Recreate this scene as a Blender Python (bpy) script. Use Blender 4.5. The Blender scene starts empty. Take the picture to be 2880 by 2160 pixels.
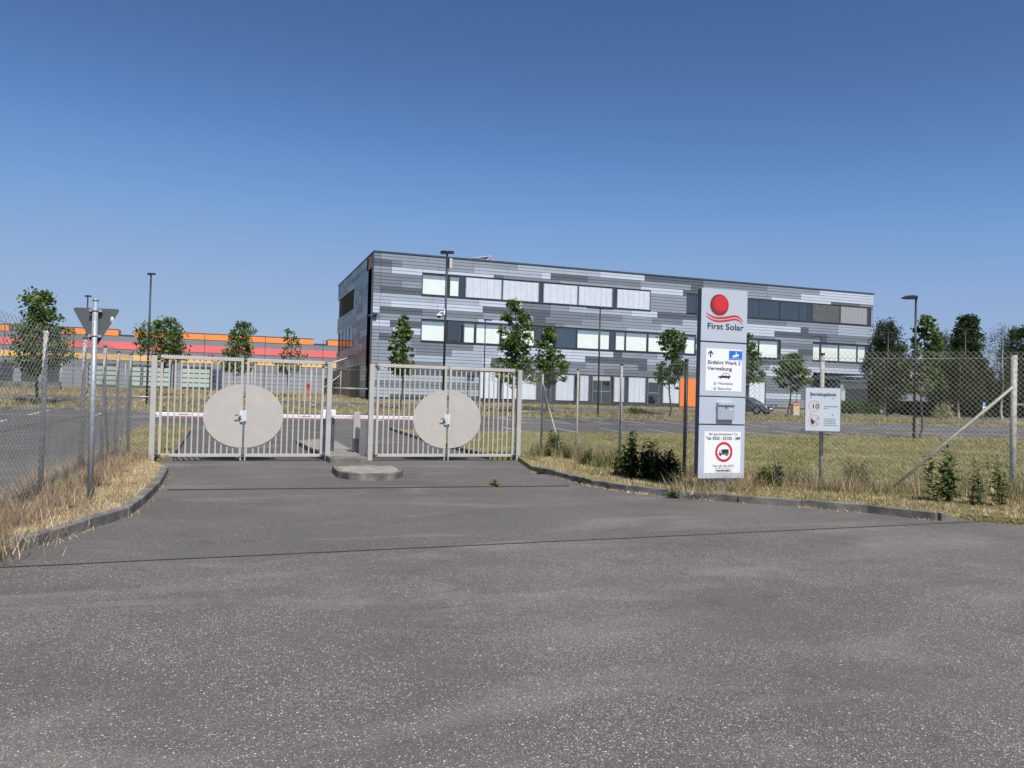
import bpy, bmesh, math, random
import numpy as np
from mathutils import Vector, Matrix
from bisect import bisect_left
S = bpy.context.scene
COL = S.collection
R = math.radians
# ------------------------------------------------------------------ camera, sky, sun, exposure
YAW, PITCH, ROLL, FPX, EYE = R(19.34), math.atan(45/2270), R(1.5), 2270.0, 1.6
_f = Vector((math.sin(YAW)*math.cos(PITCH), math.cos(YAW)*math.cos(PITCH), math.sin(PITCH)))
_r0 = Vector((math.cos(YAW), -math.sin(YAW), 0)); _u0 = _r0.cross(_f)
_r = _r0*math.cos(ROLL)+_u0*math.sin(ROLL); _u = -_r0*math.sin(ROLL)+_u0*math.cos(ROLL)
cd = bpy.data.cameras.new('camera'); cam = bpy.data.objects.new('camera', cd); COL.objects.link(cam)
cam.matrix_world = Matrix(((_r.x,_u.x,-_f.x,0),(_r.y,_u.y,-_f.y,0),(_r.z,_u.z,-_f.z,EYE),(0,0,0,1)))
cd.sensor_width = 36; cd.lens = 36*FPX/2880; cd.clip_start = .05; cd.clip_end = 3000
S.camera = cam
SUN_EL, SUN_AZ = R(54), R(174)      # azimuth of the sun measured clockwise from +Y
w = bpy.data.worlds.new('World'); S.world = w; w.use_nodes = True
nt = w.node_tree; bg = nt.nodes['Background']; sky = nt.nodes.new('ShaderNodeTexSky')
sky.sky_type = 'NISHITA'; sky.sun_disc = False; sky.sun_elevation = SUN_EL; sky.sun_rotation = SUN_AZ
sky.altitude = 50; sky.air_density = 1.0; sky.dust_density = .35; sky.ozone_density = 4.5
gm_ = nt.nodes.new('ShaderNodeGamma'); gm_.inputs[1].default_value = 1.3; nt.links.new(sky.outputs[0], gm_.inputs[0])
mu_ = nt.nodes.new('ShaderNodeMixRGB'); mu_.blend_type = 'MULTIPLY'; mu_.inputs[0].default_value = 1; mu_.inputs[2].default_value = (.74,.745,.74,1)
nt.links.new(gm_.outputs[0], mu_.inputs[1]); 
mu_.inputs[2].default_value = (.0673,.0678,.0673,1); cv_ = nt.nodes.new('ShaderNodeRGBCurve')      # softens the last degrees above the horizon
for ch, pts in enumerate((((.075,.068),(.25,.25),(.40,.31),(1,.40)),((.17,.159),(.34,.335),(.485,.395),(.65,.435),(1,.50)),((.36,.338),(.60,.60),(.81,.645),(1,.66)))):
    c_ = cv_.mapping.curves[ch]; c_.points[1].location = pts[-1]
    for q in pts[:-1]: c_.points.new(*q)
cv_.mapping.update(); nt.links.new(mu_.outputs[0], cv_.inputs['Color'])
sc_ = nt.nodes.new('ShaderNodeVectorMath'); sc_.operation = 'SCALE'; sc_.inputs['Scale'].default_value = 11.5; nt.links.new(cv_.outputs[0], sc_.inputs[0]); nt.links.new(sc_.outputs[0], bg.inputs[0]); bg.inputs[1].default_value = .06
sl = bpy.data.lights.new('sun', 'SUN'); sl.energy = 3.4; sl.angle = R(.5); sl.color = (1, .955, .89)
so = bpy.data.objects.new('sun', sl); COL.objects.link(so)
sdir = Vector((math.sin(SUN_AZ)*math.cos(SUN_EL), math.cos(SUN_AZ)*math.cos(SUN_EL), math.sin(SUN_EL)))
so.rotation_euler = sdir.to_track_quat('Z', 'Y').to_euler(); so.location = (0, -20, 60)
S.view_settings.view_transform = 'Standard'; S.view_settings.look = 'None'
S.view_settings.exposure = 0.6; S.view_settings.gamma = 1.0
S.cycles.max_bounces = 6; S.cycles.transparent_max_bounces = 12

# ------------------------------------------------------------------ ground profile and survey helpers
ZP = [(-80,0),(24,0),(34.5,.12),(47,.47),(52,.79),(60,1.0),(66,1.2),(75,1.45),(125,1.85),(900,1.9)]
def gz(Y):
    for (a,za),(b,zb) in zip(ZP, ZP[1:]):
        if Y <= b: return za+(zb-za)*(Y-a)/(b-a)
    return ZP[-1][1]
def proj(p):
    v = Vector(p)-Vector((0,0,EYE)); d = v.dot(_f)
    return (1440+FPX*v.dot(_r)/d, 1080-FPX*v.dot(_u)/d)
def ray(px, py): return (_f+_r*((px-1440)/FPX)-_u*((py-1080)/FPX)).normalized()
def at(px, py, off=0.0):            # surveyed point on the ground
    d = ray(px, py); t = 3.0
    while t < 400:
        if EYE+d.z*t <= gz(d.y*t)+off: break
        t += .02 if t < 60 else .1
    return Vector((d.x*t, d.y*t, gz(d.y*t)+off))
def xat(px, Y, z):                  # X of a column seen at px in the plane Y
    lo, hi = -200.0, 200.0
    for _ in range(50):
        m = (lo+hi)/2
        v = Vector((m,Y,z-EYE))
        if v.dot(_f) < .1 or proj((m,Y,z))[0] < px: lo = m
        else: hi = m
    return lo
def yat(px, X, z):
    lo, hi = 20.0, 300.0
    for _ in range(50):
        m = (lo+hi)/2
        if proj((X,m,z))[0] > px: lo = m
        else: hi = m
    return lo
def zat(py, X, Y):
    lo, hi = -5.0, 40.0
    for _ in range(50):
        m = (lo+hi)/2
        if proj((X,Y,m))[1] > py: lo = m
        else: hi = m
    return lo

# ------------------------------------------------------------------ materials
def nd(nt, t, **k):
    n = nt.nodes.new(t)
    for a, b in k.items(): setattr(n, a, b)
    return n
def mat(name, col, rough=.6, metal=0.0, var=.12, scale=3.0, spec=.5, bump=0.0, bscale=None, col2=None, stretch=None):
    m = bpy.data.materials.new(name); m.use_nodes = True; t = m.node_tree; b = t.nodes['Principled BSDF']
    b.inputs['Roughness'].default_value = rough; b.inputs['Metallic'].default_value = metal
    b.inputs['Specular IOR Level'].default_value = spec
    tc = nd(t, 'ShaderNodeTexCoord'); co = tc.outputs['Object']
    if stretch:
        mp = nd(t, 'ShaderNodeMapping'); mp.inputs['Scale'].default_value = stretch; t.links.new(co, mp.inputs[0]); co = mp.outputs[0]
    n = nd(t, 'ShaderNodeTexNoise'); n.inputs['Scale'].default_value = scale; n.inputs['Detail'].default_value = 5
    t.links.new(co, n.inputs['Vector'])
    r = nd(t, 'ShaderNodeValToRGB'); e = r.color_ramp.elements
    c1 = [max(0, c*(1-var)) for c in col]; c2 = [min(1, c*(1+var)) for c in (col2 or col)]
    e[0].position = .32; e[1].position = .68; e[0].color = (*c1, 1); e[1].color = (*c2, 1)
    t.links.new(n.outputs[0], r.inputs[0]); t.links.new(r.outputs[0], b.inputs['Base Color'])
    if bump:
        n2 = nd(t, 'ShaderNodeTexNoise'); n2.inputs['Scale'].default_value = bscale or scale*4; n2.inputs['Detail'].default_value = 4
        t.links.new(co, n2.inputs['Vector'])
        bp = nd(t, 'ShaderNodeBump'); bp.inputs['Strength'].default_value = bump; bp.inputs['Distance'].default_value = .02
        t.links.new(n2.outputs[0], bp.inputs['Height']); t.links.new(bp.outputs[0], b.inputs['Normal'])
    return m
def asphalt(name, base, stone, dens, scale, patch):
    m = bpy.data.materials.new(name); m.use_nodes = True; t = m.node_tree; b = t.nodes['Principled BSDF']
    b.inputs['Roughness'].default_value = .85; b.inputs['Specular IOR Level'].default_value = .3
    L = t.links.new; tc = nd(t, 'ShaderNodeTexCoord').outputs['Object']
    big = nd(t, 'ShaderNodeTexNoise'); big.inputs['Scale'].default_value = .45; big.inputs['Detail'].default_value = 5; L(tc, big.inputs['Vector'])
    fine = nd(t, 'ShaderNodeTexNoise'); fine.inputs['Scale'].default_value = 90; fine.inputs['Detail'].default_value = 3; L(tc, fine.inputs['Vector'])
    r1 = nd(t, 'ShaderNodeValToRGB'); e = r1.color_ramp.elements; e[0].position = .25; e[1].position = .75
    e[0].color = (*[c*.84 for c in base], 1); e[1].color = (*[c*1.16 for c in base], 1); L(big.outputs[0], r1.inputs[0])
    r2 = nd(t, 'ShaderNodeValToRGB'); e = r2.color_ramp.elements; e[0].position = .3; e[1].position = .7
    e[0].color = (.62,.62,.62,1); e[1].color = (1.35,1.35,1.35,1); L(fine.outputs[0], r2.inputs[0])
    mx = nd(t, 'ShaderNodeMixRGB', blend_type='MULTIPLY'); mx.inputs[0].default_value = 1; L(r1.outputs[0], mx.inputs[1]); L(r2.outputs[0], mx.inputs[2])
    last = mx.outputs[0]
    for k, (sc, dn, rad) in enumerate(((scale, dens*.75, .30), (scale*2.4, dens*1.5, .38))):
        v = nd(t, 'ShaderNodeTexVoronoi'); v.inputs['Scale'].default_value = sc; L(tc, v.inputs['Vector'])
        lt = nd(t, 'ShaderNodeMath', operation='LESS_THAN'); L(v.outputs['Distance'], lt.inputs[0]); lt.inputs[1].default_value = rad
        sp = nd(t, 'ShaderNodeSeparateColor'); L(v.outputs['Color'], sp.inputs[0])
        pn = nd(t, 'ShaderNodeTexNoise'); pn.inputs['Scale'].default_value = patch*(1+k); pn.inputs['Detail'].default_value = 6; pn.inputs['Roughness'].default_value = .65; L(tc, pn.inputs['Vector'])
        mr = nd(t, 'ShaderNodeMapRange'); L(pn.outputs[0], mr.inputs[0])
        mr.inputs[1].default_value = .40; mr.inputs[2].default_value = .68; mr.inputs[3].default_value = dn*.35; mr.inputs[4].default_value = min(.95, dn*3.2)
        gt = nd(t, 'ShaderNodeMath', operation='LESS_THAN'); L(sp.outputs[0], gt.inputs[0]); L(mr.outputs[0], gt.inputs[1])
        mu = nd(t, 'ShaderNodeMath', operation='MULTIPLY'); L(lt.outputs[0], mu.inputs[0]); L(gt.outputs[0], mu.inputs[1])
        br = nd(t, 'ShaderNodeMath', operation='MULTIPLY_ADD'); L(sp.outputs[1], br.inputs[0]); br.inputs[1].default_value = .75; br.inputs[2].default_value = .45
        cm = nd(t, 'ShaderNodeMixRGB', blend_type='MULTIPLY'); cm.inputs[0].default_value = 1; cm.inputs[1].default_value = (*stone, 1); L(br.outputs[0], cm.inputs[2])
        m2 = nd(t, 'ShaderNodeMixRGB'); L(mu.outputs[0], m2.inputs[0]); L(last, m2.inputs[1]); L(cm.outputs[0], m2.inputs[2]); last = m2.outputs[0]
    mp = nd(t, 'ShaderNodeMapping'); mp.inputs['Scale'].default_value = (.45,1.1,1); mp.inputs['Rotation'].default_value = (0,0,.35); L(tc, mp.inputs[0])
    dn_ = nd(t, 'ShaderNodeTexNoise'); dn_.inputs['Scale'].default_value = .9; dn_.inputs['Detail'].default_value = 9; dn_.inputs['Roughness'].default_value = .62; dn_.inputs['Distortion'].default_value = .6; L(mp.outputs[0], dn_.inputs['Vector'])
    dr = nd(t, 'ShaderNodeMapRange'); L(dn_.outputs[0], dr.inputs[0]); dr.inputs[1].default_value = .52; dr.inputs[2].default_value = .74; dr.inputs[3].default_value = 0; dr.inputs[4].default_value = .85
    gr = nd(t, 'ShaderNodeMath', operation='MULTIPLY'); L(dr.outputs[0], gr.inputs[0]); L(fine.outputs[0], gr.inputs[1])
    md = nd(t, 'ShaderNodeMixRGB'); L(gr.outputs[0], md.inputs[0]); L(last, md.inputs[1]); md.inputs[2].default_value = (.33,.295,.25,1); last = md.outputs[0]
    sn = nd(t, 'ShaderNodeTexNoise'); sn.inputs['Scale'].default_value = 1.7; sn.inputs['Detail'].default_value = 6; L(tc, sn.inputs['Vector'])
    sr = nd(t, 'ShaderNodeMapRange'); L(sn.outputs[0], sr.inputs[0]); sr.inputs[1].default_value = .62; sr.inputs[2].default_value = .8; sr.inputs[3].default_value = 1; sr.inputs[4].default_value = .72
    ms = nd(t, 'ShaderNodeMixRGB', blend_type='MULTIPLY'); ms.inputs[0].default_value = 1; L(last, ms.inputs[1]); L(sr.outputs[0], ms.inputs[2]); last = ms.outputs[0]
    L(last, b.inputs['Base Color'])
    bp = nd(t, 'ShaderNodeBump'); bp.inputs['Strength'].default_value = .35; bp.inputs['Distance'].default_value = .01
    L(fine.outputs[0], bp.inputs['Height']); L(bp.outputs[0], b.inputs['Normal'])
    return m
def glassmat(name, tint, fac):
    m = bpy.data.materials.new(name); m.use_nodes = True; t = m.node_tree; t.nodes.remove(t.nodes['Principled BSDF'])
    tr = nd(t, 'ShaderNodeBsdfTransparent'); tr.inputs[0].default_value = (*tint, 1)
    gl = nd(t, 'ShaderNodeBsdfGlossy'); gl.inputs['Roughness'].default_value = .03
    fr = nd(t, 'ShaderNodeLayerWeight'); fr.inputs[0].default_value = .5
    pw = nd(t, 'ShaderNodeMath', operation='POWER'); t.links.new(fr.outputs['Facing'], pw.inputs[0]); pw.inputs[1].default_value = 5
    ad = nd(t, 'ShaderNodeMath', operation='MULTIPLY_ADD'); t.links.new(pw.outputs[0], ad.inputs[0]); ad.inputs[1].default_value = .5; ad.inputs[2].default_value = .02+fac
    mx = nd(t, 'ShaderNodeMixShader'); t.links.new(ad.outputs[0], mx.inputs[0]); t.links.new(tr.outputs[0], mx.inputs[1]); t.links.new(gl.outputs[0], mx.inputs[2])
    t.links.new(mx.outputs[0], t.nodes['Material Output'].inputs[0]); return m
def grassground(name, c=((.15,.17,.05),(.26,.25,.095),(.38,.32,.16))):
    m = bpy.data.materials.new(name); m.use_nodes = True; t = m.node_tree; b = t.nodes['Principled BSDF']; L = t.links.new
    b.inputs['Roughness'].default_value = .95; b.inputs['Specular IOR Level'].default_value = .1
    tc = nd(t, 'ShaderNodeTexCoord').outputs['Object']
    mp = nd(t, 'ShaderNodeMapping'); mp.inputs['Scale'].default_value = (.35, 1, 1); L(tc, mp.inputs[0])
    n1 = nd(t, 'ShaderNodeTexNoise'); n1.inputs['Scale'].default_value = .7; n1.inputs['Detail'].default_value = 8; n1.inputs['Roughness'].default_value = .7; L(mp.outputs[0], n1.inputs['Vector'])
    n2 = nd(t, 'ShaderNodeTexNoise'); n2.inputs['Scale'].default_value = 22; n2.inputs['Detail'].default_value = 4; L(tc, n2.inputs['Vector'])
    r = nd(t, 'ShaderNodeValToRGB'); e = r.color_ramp.elements
    e[0].position = .3; e[0].color = (*c[0],1); e[1].position = .7; e[1].color = (*c[2],1)
    x = r.color_ramp.elements.new(.48); x.color = (*c[1],1)
    L(n1.outputs[0], r.inputs[0])
    r2 = nd(t, 'ShaderNodeValToRGB'); e = r2.color_ramp.elements; e[0].position = .3; e[1].position = .72; e[0].color = (.55,.55,.5,1); e[1].color = (1.3,1.28,1.2,1)
    L(n2.outputs[0], r2.inputs[0])
    mx = nd(t, 'ShaderNodeMixRGB', blend_type='MULTIPLY'); mx.inputs[0].default_value = 1; L(r.outputs[0], mx.inputs[1]); L(r2.outputs[0], mx.inputs[2])
    L(mx.outputs[0], b.inputs['Base Color'])
    bp = nd(t, 'ShaderNodeBump'); bp.inputs['Strength'].default_value = .8; bp.inputs['Distance'].default_value = .05; L(n2.outputs[0], bp.inputs['Height']); L(bp.outputs[0], b.inputs['Normal'])
    return m
def leafmat(name, col, trans=.3):
    m = bpy.data.materials.new(name); m.use_nodes = True; t = m.node_tree; L = t.links.new
    b = t.nodes['Principled BSDF']; b.inputs['Roughness'].default_value = .55; b.inputs['Specular IOR Level'].default_value = .25
    tc = nd(t, 'ShaderNodeTexCoord').outputs['Object']
    n = nd(t, 'ShaderNodeTexNoise'); n.inputs['Scale'].default_value = 4; n.inputs['Detail'].default_value = 4; L(tc, n.inputs['Vector'])
    r = nd(t, 'ShaderNodeValToRGB'); e = r.color_ramp.elements; e[0].position = .3; e[1].position = .7
    e[0].color = (*[c*.65 for c in col],1); e[1].color = (*[min(1,c*1.35) for c in col],1)
    L(n.outputs[0], r.inputs[0]); L(r.outputs[0], b.inputs['Base Color'])
    tl = nd(t, 'ShaderNodeBsdfTranslucent'); L(r.outputs[0], tl.inputs[0])
    mx = nd(t, 'ShaderNodeMixShader'); mx.inputs[0].default_value = trans; L(b.outputs[0], mx.inputs[1]); L(tl.outputs[0], mx.inputs[2])
    L(mx.outputs[0], t.nodes['Material Output'].inputs[0]); return m
M = {}
M['road'] = asphalt('asphalt_front', (.124,.112,.100), (.58,.54,.49), .10, 56, .32)
M['apron'] = asphalt('asphalt_apron', (.122,.111,.101), (.50,.46,.42), .06, 50, .25)
M['lot'] = asphalt('asphalt_lot', (.105,.097,.092), (.3,.29,.28), .08, 40, .2)
M['ground'] = grassground('dry_lawn'); M['vground'] = grassground('bleached_verge', ((.22,.18,.10),(.36,.28,.17),(.50,.41,.27)))
M['kerb'] = mat('kerb_concrete', (.175,.165,.148), .9, var=.42, scale=3.5, bump=.5, bscale=40, spec=.2)
M['paving'] = mat('dusty_paving', (.30,.27,.23), .9, var=.25, scale=6, bump=.3, bscale=60, spec=.2)
M['tar'] = mat('tar_seam', (.035,.033,.033), .6, var=.3, scale=8)
M['rustrope'] = mat('rusty_joint', (.06,.035,.028), .8, var=.4, scale=30)
M['line'] = mat('road_paint', (.62,.62,.62), .8, var=.2, scale=6)
M['gate'] = mat('gate_paint', (.475,.445,.405), .45, var=.05, scale=2.5, spec=.4)
M['gatepost'] = mat('gate_post_paint', (.44,.435,.41), .45, var=.08, scale=2, spec=.4)
M['galv'] = mat('galvanised_steel', (.34,.37,.395), .45, .3, var=.22, scale=26, bump=.1, bscale=60)
M['post'] = mat('fence_post_zinc', (.43,.41,.365), .7, .1, var=.25, scale=14)
M['wire'] = mat('fence_wire', (.40,.39,.35), .5, .35, var=.2, scale=3)
M['wired'] = mat('fence_wire_dark', (.10,.10,.09), .6, .3, var=.2, scale=3)
M['black'] = mat('black_paint', (.018,.019,.022), .45, var=.2, scale=4)
M['plasticcap'] = mat('cap_black', (.02,.02,.02), .6, var=.1)
M['white'] = mat('white_paint', (.78,.78,.77), .45, var=.03, scale=3)
M['lockwhite'] = mat('lock_white', (.58,.62,.65), .4, var=.05)
M['red'] = mat('sign_red', (.60,.035,.04), .4, var=.06)
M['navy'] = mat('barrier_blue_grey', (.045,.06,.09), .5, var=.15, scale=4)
M['hinge'] = mat('hinge_steel', (.10,.10,.10), .5, .6, var=.3, scale=20)
tones = {'D':(.102,.117,.140),'M':(.180,.204,.236),'m':(.255,.290,.338),'l':(.375,.425,.50),'w':(.51,.57,.66)}
for k, c in tones.items(): M['P'+k] = mat('panel_'+k, c, .38, var=.045, scale=.7, spec=.45)
M['bodydark'] = mat('building_dark', (.035,.04,.048), .7, var=.1)
M['frame'] = mat('window_frame', (.055,.062,.072), .4, var=.08, spec=.4)
M['cap'] = mat('parapet_cap', (.06,.075,.105), .4, var=.1, spec=.4)
M['shade'] = mat('roller_shade', (.88,.90,.86), .8, var=.03, scale=1.5)
M['shade2'] = mat('roller_shade_top', (.24,.31,.38), .8, var=.08, scale=1)
M['curtain'] = mat('vertical_blind', (.28,.33,.40), .8, var=.35, scale=5, stretch=(6,1,.1))
M['slat'] = mat('blind_slat', (.82,.86,.92), .5, var=.04, spec=.3)
M['slatg'] = mat('blind_slat_grey', (.19,.195,.195), .5, var=.2, scale=5)
M['slatl'] = mat('blind_slat_light', (.50,.51,.52), .5, var=.05)
M['inside'] = mat('dark_interior', (.02,.024,.03), .8, var=.2, scale=1)
M['glass'] = glassmat('window_glass', (.975,.99,.985), .02)
M['glassd'] = glassmat('window_glass_dark', (.55,.6,.65), .16)
M['orange'] = mat('orange_panel', (.90,.24,.045), .5, var=.05)
M['shadedorange'] = mat('slot_orange_shaded', (.50,.17,.06), .5, var=.06)  # orange darkened so the colour carries the shade in the wall slot
M['rust'] = mat('rust_red_cladding', (.13,.045,.025), .6, var=.3, scale=1.5)
M['horange'] = mat('hall_orange', (.87,.27,.07), .55, var=.04, scale=.3)
M['hred'] = mat('hall_red', (.76,.16,.17), .55, var=.04, scale=.3)
M['hyellow'] = mat('hall_yellow', (.86,.50,.16), .55, var=.04, scale=.3)
M['hgrey'] = mat('hall_grey', (.20,.215,.25), .6, var=.05, scale=.3)
M['hgrey2'] = mat('hall_grey_light', (.27,.29,.335), .6, var=.05, scale=.3)
M['hwin'] = mat('hall_window_pane', (.42,.50,.46), .3, var=.08, scale=.5)
M['towerface'] = mat('sign_silver', (.46,.505,.57), .42, .0, var=.03, scale=1.2, spec=.5)
M['towerside'] = mat('sign_dark_side', (.085,.095,.115), .5, var=.06)
M['boardgrey'] = mat('sign_board_grey', (.54,.585,.64), .45, var=.02)
M['signwhite'] = mat('sign_white', (.80,.81,.82), .45, var=.01)
M['ink'] = mat('sign_ink', (.03,.03,.04), .5, var=.05)
M['inkgrey'] = mat('sign_ink_grey', (.16,.16,.18), .5, var=.05)
M['inkfade'] = mat('sign_ink_faded', (.30,.30,.33), .5, var=.05)
M['blue'] = mat('sign_blue', (.01,.17,.62), .45, var=.03)
M['blue2'] = mat('sign_blue_small', (.06,.20,.48), .45, var=.03)
M['logored'] = mat('logo_red', (.58,.028,.035), .4, var=.05)
M['logodark'] = mat('logo_dark_red', (.40,.03,.045), .4, var=.05)
M['fadered'] = mat('sign_faded_red', (.60,.40,.37), .5, var=.05)
M['steel'] = mat('letterbox_steel', (.46,.50,.55), .35, .3, var=.05)
M['signback'] = mat('sign_back_grey', (.11,.12,.125), .5, .2, var=.06)
M['bark'] = mat('bark', (.085,.07,.055), .9, var=.35, scale=14, bump=.5)
M['birch'] = mat('birch_bark', (.52,.50,.46), .8, var=.45, scale=7, stretch=(1,1,4))
M['lf1'] = leafmat('leaf_dark', (.060,.102,.028)); M['lf2'] = leafmat('leaf_mid', (.100,.162,.042)); M['lf3'] = leafmat('leaf_light', (.20,.265,.075))
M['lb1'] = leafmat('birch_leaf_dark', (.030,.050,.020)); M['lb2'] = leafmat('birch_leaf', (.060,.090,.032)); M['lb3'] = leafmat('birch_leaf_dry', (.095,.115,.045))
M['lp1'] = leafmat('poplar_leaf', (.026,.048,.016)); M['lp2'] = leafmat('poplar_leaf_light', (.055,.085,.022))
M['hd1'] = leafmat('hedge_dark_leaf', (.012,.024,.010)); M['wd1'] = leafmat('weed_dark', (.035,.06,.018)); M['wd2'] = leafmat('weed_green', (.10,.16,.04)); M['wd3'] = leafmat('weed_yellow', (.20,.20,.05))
M['gs1'] = leafmat('straw', (.50,.38,.215), .2); M['gs2'] = leafmat('straw_pale', (.66,.55,.38), .2); M['gs3'] = leafmat('grass_green', (.18,.20,.065), .25)
M['gs4'] = leafmat('straw_brown', (.25,.175,.13), .2); M['gs5'] = leafmat('grass_olive', (.30,.29,.11), .25)
M['car'] = mat('car_paint', (.13,.15,.175), .25, .5, var=.03); M['tyre'] = mat('tyre', (.02,.02,.02), .8); M['rim'] = mat('rim', (.35,.35,.36), .35, .8)
M['lampglass'] = mat('lamp_glass', (.7,.7,.68), .15, var=.02); M['chrome'] = mat('chrome', (.6,.6,.6), .2, .9)
M['box'] = mat('cabinet_beige', (.55,.46,.32), .6, var=.06); M['solar'] = mat('solar_slats', (.05,.06,.08), .35, var=.1)
M['hyd'] = mat('hydrant_red', (.55,.05,.04), .5)

# ------------------------------------------------------------------ object helpers
def tag(o, label=None, cat=None, group=None, kind=None):
    for k, v in (('label',label),('category',cat),('group',group),('kind',kind)):
        if v: o[k] = v
    return o
def empty(name, loc=(0,0,0), rz=0, label=None, cat=None, group=None):
    o = bpy.data.objects.new(name, None); COL.objects.link(o); o.location = loc; o.rotation_euler = (0,0,rz)
    o.empty_display_size = .2
    return tag(o, label, cat, group)
class MB:
    def __init__(s): s.v = []; s.f = []; s.mi = []; s.mats = []; s.smooth = []
    def _m(s, m):
        if m not in s.mats: s.mats.append(m)
        return s.mats.index(m)
    def face(s, pts, m, sm=False):
        n = len(s.v); s.v += [tuple(p) for p in pts]; s.f.append(tuple(range(n, n+len(pts)))); s.mi.append(s._m(m)); s.smooth.append(sm)
    def box(s, a, b, m):
        x0,y0,z0 = a; x1,y1,z1 = b; n = len(s.v)
        s.v += [(x0,y0,z0),(x1,y0,z0),(x1,y1,z0),(x0,y1,z0),(x0,y0,z1),(x1,y0,z1),(x1,y1,z1),(x0,y1,z1)]
        for q in ((3,2,1,0),(4,5,6,7),(0,1,5,4),(1,2,6,5),(2,3,7,6),(3,0,4,7)): s.f.append(tuple(n+i for i in q)); s.mi.append(s._m(m)); s.smooth.append(False)
    def obox(s, c, ux, uy, uz, m):     # centre + half vectors
        c, ux, uy, uz = map(Vector, (c,ux,uy,uz)); n = len(s.v)
        for sz in (-1,1):
            for sx, sy in ((-1,-1),(1,-1),(1,1),(-1,1)): s.v.append(tuple(c+ux*sx+uy*sy+uz*sz))
        for q in ((3,2,1,0),(4,5,6,7),(0,1,5,4),(1,2,6,5),(2,3,7,6),(3,0,4,7)): s.f.append(tuple(n+i for i in q)); s.mi.append(s._m(m)); s.smooth.append(False)
    def tube(s, pts, rad, m, n=8, cap=True, sm=True):
        pts = [Vector(p) for p in pts]; rr = rad if isinstance(rad, (list,tuple)) else [rad]*len(pts); base = len(s.v)
        for i, p in enumerate(pts):
            d = (pts[min(i+1,len(pts)-1)]-pts[max(i-1,0)])
            d = d.normalized() if d.length > 1e-9 else Vector((0,0,1))
            a = d.cross(Vector((0,0,1))) if abs(d.z) < .9 else d.cross(Vector((1,0,0))); a.normalize(); b = d.cross(a)
            for k in range(n): t = 2*math.pi*k/n; s.v.append(tuple(p+(a*math.cos(t)+b*math.sin(t))*rr[i]))
        for i in range(len(pts)-1):
            for k in range(n):
                k2 = (k+1)%n; s.f.append((base+i*n+k, base+i*n+k2, base+(i+1)*n+k2, base+(i+1)*n+k)); s.mi.append(s._m(m)); s.smooth.append(sm)
        if cap:
            s.f.append(tuple(base+k for k in range(n))[::-1]); s.mi.append(s._m(m)); s.smooth.append(False)
            o = base+(len(pts)-1)*n; s.f.append(tuple(o+k for k in range(n))); s.mi.append(s._m(m)); s.smooth.append(False)
    def prism(s, poly, z0, z1, m, mt=None):   # poly (x,y) extruded in z; z may be functions
        g0 = z0 if callable(z0) else (lambda p: z0); g1 = z1 if callable(z1) else (lambda p: z1)
        n = len(poly); b = len(s.v)
        s.v += [(p[0],p[1],g0(p)) for p in poly]+[(p[0],p[1],g1(p)) for p in poly]
        s.f.append(tuple(range(b+n, b+2*n))); s.mi.append(s._m(mt or m)); s.smooth.append(False)
        s.f.append(tuple(range(b+n-1, b-1, -1))); s.mi.append(s._m(m)); s.smooth.append(False)
        for i in range(n): j = (i+1)%n; s.f.append((b+i,b+j,b+n+j,b+n+i)); s.mi.append(s._m(m)); s.smooth.append(False)
    def plate(s, poly, T, th, m):      # 2-D polygon (u,v) placed by matrix T (u->x, v->z of T), thickness th towards -y
        n = len(poly); b = len(s.v)
        s.v += [tuple(T @ Vector((p[0], -th, p[1]))) for p in poly]+[tuple(T @ Vector((p[0], 0, p[1]))) for p in poly]
        s.f.append(tuple(range(b, b+n))); s.mi.append(s._m(m)); s.smooth.append(False)
        s.f.append(tuple(range(b+2*n-1, b+n-1, -1))); s.mi.append(s._m(m)); s.smooth.append(False)
        for i in range(n): j = (i+1)%n; s.f.append((b+i,b+n+i,b+n+j,b+j)); s.mi.append(s._m(m)); s.smooth.append(False)
    def lathe(s, prof, c, m, n=16, axis='z'):
        b = len(s.v); c = Vector(c)
        for r, h in prof:
            for k in range(n):
                t = 2*math.pi*k/n; q = (r*math.cos(t), r*math.sin(t), h)
                if axis == 'x': q = (q[2], q[0], q[1])
                if axis == 'y': q = (q[0], q[2], q[1])
                s.v.append(tuple(c+Vector(q)))
        for i in range(len(prof)-1):
            for k in range(n): k2=(k+1)%n; s.f.append((b+i*n+k,b+i*n+k2,b+(i+1)*n+k2,b+(i+1)*n+k)); s.mi.append(s._m(m)); s.smooth.append(True)
        s.f.append(tuple(b+k for k in range(n))[::-1]); s.mi.append(s._m(m)); s.smooth.append(False)
        o=b+(len(prof)-1)*n; s.f.append(tuple(o+k for k in range(n))); s.mi.append(s._m(m)); s.smooth.append(False)
    def build(s, name, parent=None, bevel=0, label=None, cat=None, group=None, kind=None):
        me = bpy.data.meshes.new(name); me.from_pydata(s.v, [], s.f)
        for m in s.mats: me.materials.append(M[m])
        me.polygons.foreach_set('material_index', s.mi); me.polygons.foreach_set('use_smooth', s.smooth)
        bm = bmesh.new(); bm.from_mesh(me); bmesh.ops.recalc_face_normals(bm, faces=bm.faces)
        bm.to_mesh(me); bm.free(); me.update()
        o = bpy.data.objects.new(name, me); COL.objects.link(o)
        if parent: o.parent = parent
        if bevel:
            md = o.modifiers.new('bevel', 'BEVEL'); md.width = bevel; md.segments = 2; md.limit_method = 'ANGLE'
        return tag(o, label, cat, group, kind)
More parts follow.
